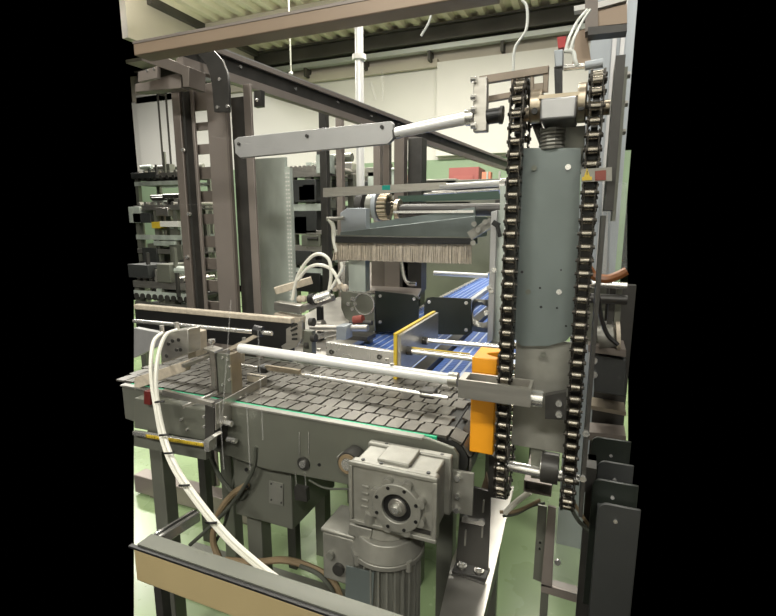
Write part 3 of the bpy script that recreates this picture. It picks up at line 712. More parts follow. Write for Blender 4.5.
MB().py([(375, 291), (413, 295), (417, 298), (419, 303), (418, 329), (375, 333)], 2.32, .01).build('plate', M['blackg'], bp)
for q in ((380, 296), (414, 299), (380, 322)):
    p = A(*q, y=2.315); MB().cyl(p, p + Vector((0, .005, 0)), .009, n=10).build('screw', M['steelb'], bp)
B('stay', M['side'], bp, (-1.03, -1.02, 2.32, 2.33, bz-.05, 1.05))
bp2 = T('stop_plate', 'black stop plate with rounded corner over the right blue belt', 'stop plate')
MB().py([(424, 334), (424, 304), (427, 298), (433, 297), (471, 299), (471, 331), (466, 335)], 2.05, .01).build('plate', M['blackg'], bp2)
for q in ((429, 302), (466, 303), (466, 330)):
    p = A(*q, y=2.045); MB().cyl(p, p + Vector((0, .005, 0)), .008, n=10).build('screw', M['steelb'], bp2)
wgt = T('clear_side_plate', 'milky side plate with round hole between black stop plate and left chain', 'plate')
mb = MB(); c0 = A(482, 314, y=2.06); e0, e1 = A(472, 299, y=2.06), A(502, 334, y=2.06)
n = 24; ho = [Vector((c0.x + .040*math.cos(2*math.pi*k/n), 2.06, c0.z + .040*math.sin(2*math.pi*k/n))) for k in range(n)]
def edge_pt(k):
    t = 2*math.pi*k/n; dx, dz = math.cos(t), math.sin(t)
    s = min(((e1.x - c0.x)/dx if dx > 1e-6 else (e0.x - c0.x)/dx if dx < -1e-6 else 9), ((e0.z - c0.z)/dz if dz > 1e-6 else (e1.z - c0.z)/dz if dz < -1e-6 else 9))
    return Vector((c0.x + dx*s, 2.06, c0.z + dz*s))
for k in range(n):
    mb.prism([ho[k], ho[(k+1) % n], edge_pt((k+1) % n), edge_pt(k)], (0, .008, 0))
bmesh.ops.remove_doubles(mb.bm, verts=mb.bm.verts[:], dist=1e-5)
mb.build('plate', M['cast'], wgt)
tb_ = tag(MB().cyl(A(434, 273, y=3.2), A(488, 276, y=3.2), .016).build('cross_bar', M['white']), 'thin white bar crossing over the blue belts behind the black plates', 'bar')
up = T('upright_profile', 'tall pale upright profile with dark clamp lever left of the left chain', 'upright')
MB().py([(491, 212), (497, 210), (493, 340), (487, 343)], 1.9, .03).build('front_edge', M['alu'], up, .002)
MB().py([(500, 186), (506, 186), (502, 345), (493, 343), (497, 210), (500, 210)], 1.93, .03).build('channel', M['galv'], up)
MB().bar(A(493, 222, y=1.88), A(499, 226, y=1.88), .02, .02).build('knob', M['black'], up); MB().bar(A(497, 224, y=1.87), A(500, 237, y=1.87), .014, .014).build('lever', M['black'], up)
for q in ((489, 288), (491, 291), (486, 313), (494, 270)):
    p = A(*q, y=1.89); MB().cyl(p, p + Vector((0, .01, 0)), .010, n=8).build('bolt', M['steelb'], up)
B('stand', M['side'], up, (A(490, 340, y=1.9).x, A(500, 340, y=1.9).x, 1.9, 1.96, 0, A(490, 341, y=1.93).z))
hk = T('stay_link', 'pale toothed fitting joining the brush hood to the upright', 'fitting')
MB().bar(A(470, 236, y=2.15), A(492, 222, y=2.15), .03, .04).build('arm', M['cast'], hk)
for q in ((474, 224), (478, 230), (485, 222), (473, 243)):
    MB().cyl(A(*q, y=2.10), A(*q, y=2.18), .012, n=10).build('nut', M['cast'], hk)

# ------------------------------------------------------------------ brush unit
br = T('brush_unit', 'wide brush curtain under a dark steel hood across the blue belts', 'brush')
YB = 2.3
MB().prism([A(q[0], q[1], y=YB) for q in ((340, 232), (475, 216), (475, 238), (340, 239))], (0, .30, 0)).build('hood', M['plate'], br, .003)
MB().prism([A(q[0], q[1], y=YB+.28) for q in ((364, 224), (475, 207), (475, 220), (364, 232))], (0, .02, 0)).build('hood_back', M['plate'], br)
B('bright_edge', M['steelb'], br, (A(394, 211, y=YB+.27).x, A(474, 211, y=YB+.27).x, YB+.26, YB+.285, A(440, 213, y=YB+.27).z, A(440, 210.5, y=YB+.27).z))
MB().py([(335, 236), (475, 238), (475, 244), (335, 243)], YB-.03, .06).build('holder', M['black'], br, .003)
MB().bar(A(336, 235.5, y=YB-.032), A(472, 237.5, y=YB-.032), .004, .006).build('trim_strip', M['side'], br)
a, b = A(336, 243, y=YB), A(471, 262, y=YB); mb = MB(); zt_ = A(400, 243, y=YB).z
nb = 480
for k in range(nb):
    x = a.x + (b.x - a.x)*(k+.5)/nb; sp = random.uniform(-.004, .004); L = random.uniform(-.003, .002) + (.012 if k < 14 else 0)*(k/14 - .6)
    y = YB + random.uniform(-.008, .008)
    fan = -.02*max(0, 1 - k/14)
    mb.bar((x, y, zt_+.003), (x + sp + fan, y + random.uniform(-.006, .006), zt_ - .093 + L), .0036, .0036)
bo = mb.build('bristles', M['bristle'], br); bo['kind'] = 'stuff'
MB().py([(340, 213), (347, 208), (366, 208), (366, 231), (341, 233)], YB+.02, .05).build('drive_housing', M['bluegrey'], br, .003)
B('end_stay', M['galv'], br, (A(345, 262, y=YB).x, A(362, 262, y=YB).x, YB+.04, YB+.10, A(350, 292, y=YB).z, A(350, 240, y=YB).z))
MB().py([(341, 262), (345, 262), (345, 292), (341, 292)], YB+.03, .1).build('stay_edge', M['steelb'], br)
p = A(336, 219, y=YB); MB().cyl(p, A(344, 218, y=YB), .010).build('air_fitting', M['cast'], br)
MB().tube([A(329, 219, y=YB), A(333, 226, y=YB), A(334, 240, y=YB), A(337, 252, y=YB)], .012).build('air_hose', M['hose'], br)
MB().cyl(A(327, 219, y=YB), A(337, 219, y=YB), .011).build('tee', M['cast'], br)
# shaft with wheels and a chain behind the hood
ws = T('wheel_shaft', 'dark horizontal shaft with wheels and sprocket above the brush hood', 'shaft')
Yw = 2.85
MB().cyl(A(396, 210, y=Yw), Vector((-.19, Yw, A(450, 210, y=Yw).z)), .036, n=20).build('shaft', M['dark'], ws)
for (px_, r, m, w) in ((359, .085, 'dark', .05), (369, .075, 'motor', .05), (376, .095, 'bluegrey', .03), (396, .06, 'bronze', .03)):
    p = A(px_, 206 if px_ != 396 else 209, y=Yw); MB().cyl(p, p + Vector((w, 0, 0)), r, n=28).build('wheel', M[m], ws, .004)
p = A(384, 207, y=Yw-.02)
for k in range(18):
    t = 2*math.pi*k/18; c = p + Vector((0, .07*math.cos(t), .07*math.sin(t)))
    MB().cyl(c - Vector((.02, 0, 0)), c + Vector((.035, 0, 0)), .011, n=8).build('sprocket_pin', M['bronze'], ws)
MB().cyl(p - Vector((.012, 0, 0)), p + Vector((.02, 0, 0)), .066, n=24).build('sprocket', M['dark'], ws)
for q in (A(350, 210, y=Yw), Vector((-.24, Yw, A(450, 210, y=Yw).z))):
    MB().box(q.x, q.x+.05, Yw-.04, Yw+.04, 0, q.z).build('bearing_post', M['dark'], ws)
gb = T('green_bar', 'dark green machine bar behind the far pusher bar', 'bar')
MB().py([(398, 196), (500, 191), (500, 199), (398, 202)], 3.3, .06).build('bar', mat('dark green paint', (.04, .075, .055), 0, .4), gb)
for x_ in (402, 495):
    q = A(x_, 200, y=3.3); MB().box(q.x, q.x+.05, 3.31, 3.36, 0, q.z).build('post', M['dark'], gb)

# ------------------------------------------------------------------ machine bed left of the blue belt
bd = T('transfer_table', 'stainless transfer table with fittings left of the blue belt', 'table')
tz = .955
mb = MB(); mb.prism([A(q[0], q[1], z=tz) for q in ((282, 358), (330, 355), (364, 338), (373, 318), (366, 296), (338, 297), (298, 318))], (0, 0, -.02)); mb.build('top', M['steel'], bd)
c_ = [A(q[0], q[1], z=tz) for q in ((300, 345), (350, 330), (340, 305))]
for c in c_[1:2]: MB().box(c.x-.02, c.x+.02, c.y-.02, c.y+.02, 0, tz-.02).build('leg', M['side'], bd)
MB().bar(A(301, 341, z=.98), A(355, 325, z=.98), .03, .025).build('guide_edge', M['steelb'], bd)
MB().prism([A(q[0], q[1], y=1.52) for q in ((325, 342), (397, 352), (398, 366), (326, 356))], (0, .02, 0)).build('front_rail', M['steelb'], bd, .003)
for q in ((331, 352), (379, 357)):
    p = A(*q, y=1.515); MB().ring(p, (0, 1, 0), .004, .009, .005).build('screw', M['dark'], bd)
B('black_handle', M['black'], bd, *[(A(319, 322, y=1.9).x-.012, A(319, 322, y=1.9).x+.012, 1.9, 1.924, tz, A(319, 307, y=1.9).z)])
MB().cyl(A(316, 326, y=1.9), A(324, 325, y=1.9), .025).build('handle_base', M['steel'], bd)
MB().cyl(A(311, 328, y=1.75), A(368, 328, y=1.75), .014).build('cross_shaft', M['steel'], bd)
MB().py([(336, 326), (346, 326), (346, 340), (336, 340)], 1.70, .06).build('sliding_block', M['bluegrey'], bd, .003)
MB().cyl(A(354, 320, y=2.0), A(363, 319, y=2.0), .020).build('red_knob', M['dimred'], bd)
MB().cyl(A(350, 323, y=2.0), A(372, 323, y=2.0), .012).build('knob_shaft', M['dark'], bd)
q = A(357, 325, y=2.0); MB().box(q.x-.05, q.x+.07, 1.96, 2.06, tz, tz+.02).build('knob_base', M['dark'], bd)
gpl = T('grey_side_plate', 'grey plate with two round holes left of the black stop plates', 'plate')
mb = MB(); mb.py([(341, 290), (374, 296), (375, 331), (366, 334), (345, 318), (341, 308)], 2.12, .012); gpo = mb.build('plate', M['side'], gpl, .002)
p = A(364, 304, y=2.115); MB().ring(p, (0, 1, 0), .050, .056, .006).build('hole_rim', M['steelb'], gpo)
for q in ((352, 299), (355, 304), (348, 304), (352, 309)):
    p = A(*q, y=2.11); MB().cyl(p, p + Vector((0, .01, 0)), .010, n=10).build('bolt', M['steelb'], gpl)
B('foot', M['side'], gpl, (A(366, 330, y=2.12).x-.02, A(366, 330, y=2.12).x+.02, 2.12, 2.16, 0, 1.0))
dkt = T('deck_plate', 'brown grey deck plate under the brush with bright front lip', 'plate')
MB().prism([A(q[0], q[1], z=1.10) for q in ((341, 290), (418, 296), (425, 280), (418, 264), (360, 262))], (0, 0, -.012)).build('deck', M['taupel'], dkt)
MB().bar(A(341, 291, z=1.098), A(420, 298, z=1.098), .012, .012).build('lip', M['steelb'], dkt)
for (px_, py_, w, h, m) in ((378, 268, .09, .22, 'taupe'), (392, 272, .10, .24, 'taupel'), (404, 270, .05, .2, 'dark'), (412, 262, .12, .2, 'dark')):
    c = A(px_, py_, y=2.75); MB().box(c.x-w/2, c.x+w/2, 2.75, 2.85, 1.08, 1.40).build('under_block', M[m], dkt)
MB().tube([A(402, 262, y=2.6), A(404, 275, y=2.6), A(408, 283, y=2.6), A(416, 284, y=2.6)], .012).build('cable_guide', M['steelb'], dkt)
B('support', M['dark'], dkt, (-1.15, -1.09, 2.7, 2.76, 0, 1.088), (-1.15, -1.09, 2.3, 2.36, 0, 1.088))
# pneumatic clamps left
cl = T('air_clamp', 'beige air clamp bracket with two arching white hoses beside the galvanised panel', 'clamp')
MB().bar(A(275, 291, y=1.95), A(312, 280, y=2.05), .03, .035).build('upper_jaw', M['bristle'], cl, .003)
MB().bar(A(277, 305, y=1.9), A(303, 309, y=1.9), .05, .04).build('lower_jaw', M['steel'], cl, .003)
MB().bar(A(300, 309, y=1.9), A(334, 297, y=2.05), .03, .03).build('slide', M['steel'], cl, .003)
MB().bar(A(277, 315, y=1.9), A(303, 320, y=1.9), .05, .03).build('base_bar', M['bristle'], cl, .003)
MB().cyl(A(312, 300, y=1.95), A(330, 294, y=1.98), .022).build('cylinder', M['steelb'], cl)
MB().cyl(A(310, 300, y=1.95), A(315, 299, y=1.95), .028).build('seal', M['black'], cl)
for q in ((300, 299), (304, 299), (335, 288), (340, 286), (345, 288), (337, 283)):
    MB().sph(A(*q, y=1.96), .018, 8).build('fitting', M['bristle'], cl)
MB().box(A(290, 312, y=1.92).x-.05, A(290, 312, y=1.92).x+.05, 1.9, 1.97, tz, A(290, 316, y=1.92).z).build('stand', M['side'], cl)
for pts in ([(292, 300), (298, 275), (310, 258), (320, 254), (329, 260), (331, 275), (329, 291)], [(298, 280), (308, 268), (320, 265), (332, 270), (340, 284)], [(331, 289), (339, 275), (342, 268), (341, 262)]):
    MB().tube([A(*q, y=1.94) for q in pts], .008 if len(pts) > 4 else .007).build('hose', M['hose'], cl)

# ------------------------------------------------------------------ front left rails and clamp
fr2 = T('rail_beam', 'beige topped dark rail beam along the left behind the slat belt', 'rail')
Yr = 1.56; a = A(134, 311, y=Yr); b = A(291, 330, y=Yr)
MB().box(a.x, b.x, Yr, Yr+.03, 1.105, 1.128).build('top_rail', M['bristle'], fr2, .004)
MB().box(a.x, b.x, Yr+.005, Yr+.02, .99, 1.105).build('web', M['black'], fr2)
for x_ in (-1.6, -1.12): MB().box(x_, x_+.04, Yr+.022, Yr+.06, 0, 1.10).build('leg', M['dark'], fr2)
sc = T('slotted_end_plate', 'stainless end plate with row of dark slots at the rail beam end', 'plate')
mb = MB(); mb.py([(286, 329), (302, 320), (302, 338), (296, 347), (284, 352), (281, 346), (286, 343)], 1.50, .01); sco = mb.build('plate', M['steel'], sc, .001)
for (x0, y0, x1, y1) in ((291, 327, 297, 324), (291, 331, 297, 328), (292, 335, 297, 334), (292, 339, 297, 339)):
    MB().bar(A(x0, y0, y=1.497), A(x1, y1, y=1.497), .004, .008).build('slot', M['gap'], sco)
for q in ((310, 322), (306, 345), (312, 338)):
    MB().cyl(A(*q, y=1.52), A(q[0]+4, q[1], y=1.52), .016).build('fitting', M['dark'], sc)
B('mount', M['side'], sc, (A(304, 335, y=1.52).x, A(313, 335, y=1.52).x, 1.51, 1.54, .955, A(303, 330, y=1.52).z))
rr = T('round_guide_rod', 'thin steel guide rod at left with black end clamp', 'rod')
MB().cyl(A(134, 321, y=1.30), A(272, 333.5, y=1.30), .0075).build('rod', M['steelb'], rr)
MB().cyl(A(255, 330, y=1.30), A(262, 332, y=1.30), .018).build('clamp', M['black'], rr)
MB().prism([A(q[0], q[1], y=1.29) for q in ((224, 350), (255, 334), (257, 337), (228, 352), (241, 354), (241, 366), (237, 366), (237, 357), (223, 354))], (0, .02, 0)).build('bent_strap', M['bristle'], rr)
r2 = T('round_guide_rod', 'thin steel guide rod lying across the slat belt tiles', 'rod')
MB().cyl(A(204, 359, y=1.28), A(448, 398, y=1.22), .006).build('rod', M['steelb'], r2)
MB().py([(257, 366), (266, 368), (266, 374), (257, 373)], 1.25, .04).build('clamp', M['black'], r2, .004)
MB().py([(419, 390), (434, 392), (434, 400), (419, 398)], 1.22, .04).build('clamp', M['dark'], r2, .004)
MB().bar(A(300, 372, y=1.24), A(266, 367, y=1.26), .012, .014).build('sleeve', M['bronze'], r2)
vb = T('valve_manifold', 'stainless clamp block with screws where two white hoses plug in', 'clamp')
Yv = 1.06
MB().prism([A(q[0], q[1], y=Yv) for q in ((160, 333), (188, 329), (189, 353), (161, 364))], (0, .05, 0)).build('block', M['steel'], vb, .003)
MB().prism([A(q[0], q[1], y=Yv+.055) for q in ((187, 331), (195, 333), (196, 357), (188, 359))], (0, .05, 0)).build('side_block', M['bristle'], vb, .002)
for q in ((172, 341), (178, 340), (176, 350), (168, 344), (180, 350), (166, 356)):
    p = A(*q, y=Yv-.003); MB().cyl(p, p + Vector((0, .004, 0)), .0055, n=10).build('screw', M['dark'], vb)
for q in ((162, 330), (177, 327)):
    p = A(*q, y=Yv+.02); MB().cyl(p - Vector((0, 0, .012)), p + Vector((0, 0, .014)), .007, n=10).build('fitting', M['steel'], vb)
MB().prism([A(q[0], q[1], y=Yv-.01) for q in ((134, 378), (185, 361), (186, 366), (186, 371), (134, 390))], (0, .02, 0)).build('lower_bar', M['bristle'], vb, .002)
MB().bar(A(183, 366, y=1.03), A(212, 355, y=1.14), .012, .010).build('arm_rod', M['steel'], vb)
MB().prism([A(q[0], q[1], y=1.15) for q in ((134, 328), (160, 333), (160, 345), (134, 358))], (0, .02, 0)).build('back_plate', M['alu'], vb)
z_ = A(150, 385, y=1.08).z; q = A(150, 384, y=1.08)
MB().box(q.x-.02, q.x+.02, 1.075, 1.09, CZ-.1, q.z).build('stand', M['side'], vb)
ks = T('adjuster_screw', 'small square plate with knurled set screw behind the standing bracket', 'screw')
MB().prism([A(q[0], q[1], z=1.115) for q in ((203, 348), (213, 345), (223, 348), (214, 352))], (0, 0, -.006)).build('plate', M['steel'], ks)
p = A(212, 347, z=1.118); MB().cyl(p, p + Vector((0, 0, .014)), .005).build('stem', M['steelb'], ks); MB().cyl(p + Vector((0, 0, .014)), p + Vector((0, 0, .024)), .011, n=12).build('head', M['steelb'], ks)
MB().box(p.x-.008, p.x+.008, p.y-.005, p.y+.008, CZ, 1.108).build('post', M['steel'], ks)
sbk = T('standing_bracket', 'folded stainless bracket standing on the near belt edge', 'bracket')
bx0, bx1, by = A(217, 380, y=1.11).x, A(231, 380, y=1.11).x, 1.11
zt_, zb_ = A(225, 354, y=by).z, A(225, 402, y=by).z
MB().box(bx0, bx1, by, by+.004, zb_, zt_).build('front_leaf', M['side'], sbk)
MB().prism([(bx1, by, zb_), (bx1, by+.045, zb_), (bx1, by+.045, zt_), (bx1, by, zt_)], (.004, 0, 0)).build('side_leaf', M['bronze'], sbk)
MB().box(bx0, bx0+.004, by, by+.06, zb_, zt_).build('side_leaf', M['steel'], sbk)
for q in ((222, 358), (227, 360), (229, 367), (222, 385), (229, 380)):
    p = A(*q, y=by-.003); MB().cyl(p, p + Vector((0, .004, 0)), .0045, n=8).build('screw', M['steelb'], sbk)
lpl = T('long_side_plate', 'long stainless side plate with screws crossing the near belt edge', 'plate')
xs = -.925
MB().prism([A(q[0], q[1], x=xs) for q in ((215, 404), (266, 376), (266, 393), (215, 430))], (.004, 0, 0)).build('plate', M['steel'], lpl)
fa = A(266, 376, x=xs); fbm = A(266, 393, x=xs)
MB().box(xs-.075, xs, fa.y, fa.y+.004, fbm.z, fa.z).build('return_leaf', M['bristle'], lpl)
MB().bar((xs-.075, fa.y, fa.z-.003), (xs, fa.y, fa.z-.003), .006, .004).build('rim', M['steelb'], lpl)
for q in ((226, 418), (236, 412), (240, 404), (250, 396), (241, 398)):
    p = A(*q, x=xs+.005); MB().cyl(p - Vector((.002, 0, 0)), p + Vector((.003, 0, 0)), .005, n=8).build('screw', M['steelb'], lpl)
for q in ((232, 424), (236, 441)):
    p = A(*q, x=xs+.03); MB().cyl(p - Vector((.03, 0, 0)), p, .008, n=10).build('peg', M['steelb'], lpl)
MB().bar(A(247, 419, x=xs+.02), A(256, 407, x=xs+.02), .006, .006).build('catch', M['steelb'], lpl)
MB().bar(A(183, 407, y=1.0), A(217, 393, y=1.06), .010, .008).build('rod', M['steel'], lpl)
dbx = T('dark_side_box', 'dark green grey side box below the left end of the belt', 'box')
MB().prism([A(q[0], q[1], y=1.0) for q in ((134, 398), (205, 410), (213, 412), (213, 442), (134, 428))], (0, .05, 0)).build('body', M['side'], dbx, .002)
MB().prism([A(q[0], q[1], y=.995) for q in ((205, 405), (214, 408), (214, 446), (205, 443))], (0, .06, 0)).build('end_plate', M['dark'], dbx)
MB().prism([A(q[0], q[1], y=.998) for q in ((162, 390), (212, 403), (212, 407), (162, 395))], (0, .012, 0)).build('top_edge', M['steel'], dbx)
for q in ((180, 420), (186, 430), (203, 417), (203, 427)):
    p = A(*q, y=.992); MB().cyl(p, p + Vector((0, .01, 0)), .004, n=8).build('screw', M['steelb'], dbx)
MB().py([(144, 391), (150, 392), (150, 405), (144, 404)], .985, .02).build('red_switch', mat('dark red', (.12, .015, .012), 0, .5), dbx)
rl = T('ruler_strip', 'yellow measuring strip on bright rail with folded end at left', 'ruler')
a, b = A(134, 432.5, y=.97), A(206, 444, y=.97)
MB().bar(a, b, .012, .012).build('rail', M['steelb'], rl, .001)
a, b = A(146, 436, y=.962), A(203, 445, y=.962); MB().bar(a, b, .002, .009).build('scale', M['yellow'], rl)
d_ = (b - a)/34
for k in range(34):
    c = a + d_*(k+.5); MB().box(c.x-.0006, c.x+.0006, .9600, .961, c.z-.004, c.z+(.003 if k % 5 == 0 else 0)).build('tick', M['black'], rl)
MB().prism([A(q[0], q[1], y=.96) for q in ((204, 440), (212, 435), (215, 437), (209, 442), (209, 452), (204, 451))], (0, .03, 0)).build('end_fold', M['steelb'], rl)
MB().py([(134, 446), (206, 460), (206, 446), (134, 433)], .98, .02).build('carrier', M['side'], rl)
# hoses down the front
for k, (pts, lb) in enumerate([
    ([(162, 333, 1.06), (154, 341, 1.02), (151, 360, .98), (152, 385, .95), (156, 410, .93), (162, 440, .91), (174, 470, .88), (198, 505, .84), (225, 538, .80), (252, 562, .77), (285, 588, .75)], 'left white air hose dropping from the clamp block to the ochre rail'),
    ([(177, 330, 1.06), (166, 335, 1.02), (159, 352, .98), (156, 375, .95), (158, 405, .93), (166, 440, .91), (178, 469, .88), (201, 502, .84), (228, 535, .80), (255, 560, .77), (288, 586, .75)], 'right white air hose dropping from the clamp block to the ochre rail')]):
    t = T('air_hose', lb, 'hose', 'white air hoses')
    MB().tube([A(q[0], q[1], y=q[2]) for q in pts], .0058).build('hose', M['hose'], t)
    if k == 0:
        for q in ((160.5, 401, .925), (165, 434, .905), (170, 452, .885), (185, 484, .855), (212, 521, .81)):
            c = A(q[0]+1.5, q[1], y=q[2]); MB().tube([c + Vector((-.016, -.008, -.003)), c + Vector((0, -.012, .002)), c + Vector((.016, -.006, .004))], .003).build('cable_tie', M['black'], t)
for k, (pts, m, r, lb, Y) in enumerate([
    ([(256, 447), (253, 470), (235, 500), (212, 525), (190, 545)], 'gcable', .006, 'grey cable looping down from the side plate, foremost of the bundle', 1.05),
    ([(247, 485), (232, 495), (218, 515), (213, 540), (220, 560)], 'cable', .010, 'brown cable hanging in the bundle below the belt', 1.06),
    ([(210, 455), (222, 480), (240, 498), (247, 492)], 'gcable', .007, 'short grey cable curling under the side plate', 1.07),
    ([(226, 560), (255, 562), (285, 560), (312, 568), (332, 580), (340, 596)], 'cable', .010, 'thick brown cable running along the floor to the motor', 1.02),
    ([(300, 566), (318, 574), (332, 590), (335, 606)], 'gcable', .006, 'thin dark cable below the thick brown one at the motor', 1.0),
    ([(309, 480), (325, 488), (349, 489)], 'gcable', .003, 'thin cable from the latch to the gearbox', 1.04),
    ([(238, 460), (232, 490), (226, 520), (214, 545)], 'gcable', .005, 'thin dark cable hanging nearest the grey leg', 1.08)]):
    tag(MB().tube([A(*q, y=Y) for q in pts], r).build('cable', M[m]), lb, 'cable')
# floor level frame, lower left
ff = T('floor_frame', 'brown grey floor beam crossing behind the conveyor legs at lower left', 'beam')
a = A(134, 481, y=1.75); b = A(252, 509, y=1.75); 
MB().box(a.x, b.x, 1.75, 1.83, b.z-.09, b.z+.012).build('beam', M['taupel'], ff, .004)
for x_ in (a.x+.1, b.x-.1): MB().box(x_, x_+.06, 1.76, 1.82, 0, b.z-.09).build('foot', M['taupe'], ff)
ax = T('brace_profile', 'bright aluminium profile reaching back from the ochre rail at lower left', 'profile')
a, b = A(197, 515, z=.55), A(157, 540, z=.55)
MB().bar(a, b, .034, .034).build('profile', M['steelb'], ax, .003)
MB().bar(a + Vector((0, 0, .0182)), b + Vector((0, 0, .0182)), .008, .002).build('groove', M['dark'], ax)
MB().box(b.x-.015, b.x+.015, b.y-.015, b.y+.015, 0, .534).build('foot', M['dark'], ax)
lfb = T('low_base_beam', 'dark base beam on the floor behind ochre rail', 'beam')
a = A(186, 548, z=.10); MB().box(a.x, -.75, a.y-.05, a.y+.05, 0, .10).build('beam', M['side'], lfb, .003)

# ------------------------------------------------------------------ right hand machine behind the chains
rm = T('side_machine', 'dark machine housing right of the right chain', 'machine')
YR = 1.5
def ry(q, Y=YR): return A(q[0], q[1], y=Y)
MB().py([(594, 354), (626, 360), (626, 397), (594, 392)], YR, .10).build('housing', M['bin'], rm, .003)
MB().py([(588, 345), (626, 350), (626, 357), (588, 352)], YR-.02, .12).build('ledge', M['taupe'], rm)
MB().py([(588, 405), (626, 412), (626, 416), (588, 409)], YR, .08).build('beam', M['bronze'], rm)
MB().py([(588, 432), (626, 436), (626, 444), (588, 440)], YR, .08).build('beam', M['taupe'], rm)
MB().py([(604, 326), (616, 327), (616, 343), (604, 342)], YR, .08).build('solenoid', M['steel'], rm)
MB().cyl(ry((598, 338)), ry((614, 336)), .035).build('motor', M['cast'], rm)
MB().cyl(ry((616, 336)), ry((620, 336)), .042).build('end_cap', M['bristle'], rm)
MB().cyl(ry((590, 284)), ry((627, 286)), .010).build('cross_rod', M['steelb'], rm)
MB().cyl(ry((590, 298)), ry((627, 300)), .014).build('cross_rod', M['dark'], rm)
for k, x_ in enumerate((592, 597, 603, 612, 619)):
    q = ry((x_, 288), YR+.03); w = ry((x_, 345), YR+.03)
    MB().box(q.x-.006, q.x+.010, YR+.03, YR+.05, w.z, q.z).build('stem', M['dark' if k % 2 else 'side'], rm)
for q in ((594, 361), (594, 375)):
    p = ry(q, YR-.01); MB().cyl(p, p + Vector((0, .012, 0)), .010, n=10).build('bolt', M['steelb'], rm)
a = ry((594, 392), YR+.10); b = ry((627, 392), YR+.10)
MB().box(a.x, b.x, YR+.11, YR+.14, 0, ry((600, 284), YR+.11).z).build('back_panel', M['dark'], rm)
oh = tag(MB().tube([A(q[0], q[1], y=1.3) for q in ((588, 268), (594, 276), (606, 279), (617, 276), (627, 271))], .011).build('brown_hose', M['copper']), 'thick orange brown hose sagging right of the right chain', 'hose')
tag(MB().tube([ry(q, 1.42) for q in ((597, 286), (600, 312), (607, 334), (618, 345))], .006).build('cable', M['black']), 'black cable curving down the front of the dark machine', 'cable')
up2 = T('clear_cover', 'clear plastic cover standing above the orange brown hose', 'cover')
MB().py([(600, 182), (627, 182), (627, 274), (598, 272)], 1.40, .006).build('sheet', M['haze'], up2)
for (x0, x1) in ((600, 602.5), (609, 611)): MB().py([(x0, 182), (x1, 182), (x1-2, 272), (x0-2, 272)], 1.39, .012).build('edge_strip', M['bluegrey'], up2)
bpn = T('blue_grey_panel', 'pale blue grey panel at far right behind the right chain top', 'panel')
a, b = A(600, 26, y=2.2), A(627, 200, y=2.2)
MB().box(a.x-.03, A(621, 200, y=2.2).x, 2.2, 2.23, 0, 2.62).build('sheet', M['bluegrey'], bpn)
for x_ in (611, 619): q = A(x_, 60, y=2.19); MB().box(q.x, q.x+.015, 2.185, 2.20, .9, 2.60).build('rib', M['alu'], bpn)
# upper right frame
ur = T('corner_frame', 'dark upright with beige crossbeam at the top right corner', 'frame')
a, b = A(585, 10, y=1.6), A(598, 10, y=1.6)
MB().py([(585, -8), (598, -8), (598, 28), (585, 32)], 1.6, .05).build('upright', M['taupe'], ur)
MB().py([(598, 10), (627, 4), (627, 23), (598, 26)], 1.61, .05).build('crossbeam', M['tan'], ur)
MB().py([(598, 2), (627, -5), (627, 0), (598, 8)], 1.6, .05).build('top_strip', M['paper'], ur)
MB().py([(588, 27), (627, 24), (627, 31), (588, 35)], 1.59, .05).build('lower_bar', M['dark'], ur)
MB().py([(576, 32), (586, 28), (592, 66), (572, 66)], 1.66, .03).build('beige_panel', M['tan'], ur)
MB().py([(574, 6), (585, 4), (585, 9), (574, 11)], 1.6, .03).build('small_bracket', M['paper'], ur)
wl = T('warning_label', 'small warning sticker with yellow triangle and red field by the right chain', 'label')
q = [A(*p, y=.985) for p in ((581, 169), (612, 167), (612, 181), (581, 182))]
MB().prism(q, (0, .002, 0)).build('sticker', M['cast'], wl)
MB().py([(582, 180.5), (592, 180), (592, 176.5), (582, 177)], .983, .001).build('yellow_field', M['yellow'], wl)
MB().py([(583.5, 178), (590.5, 178), (587, 168)], .9825, .001).build('triangle', M['yellow'], wl)
MB().py([(586.6, 171), (587.6, 171), (587.4, 175), (586.8, 175)], .982, .0005).build('mark', M['black'], wl)
MB().py([(595, 171), (606, 170), (606, 180), (595, 180.5)], .983, .001).build('red_field', M['dimred'], wl)
B('clip', M['dark'], wl, (q[1].x-.030, q[1].x-.014, .987, 1.0, q[2].z+.006, q[1].z-.006))

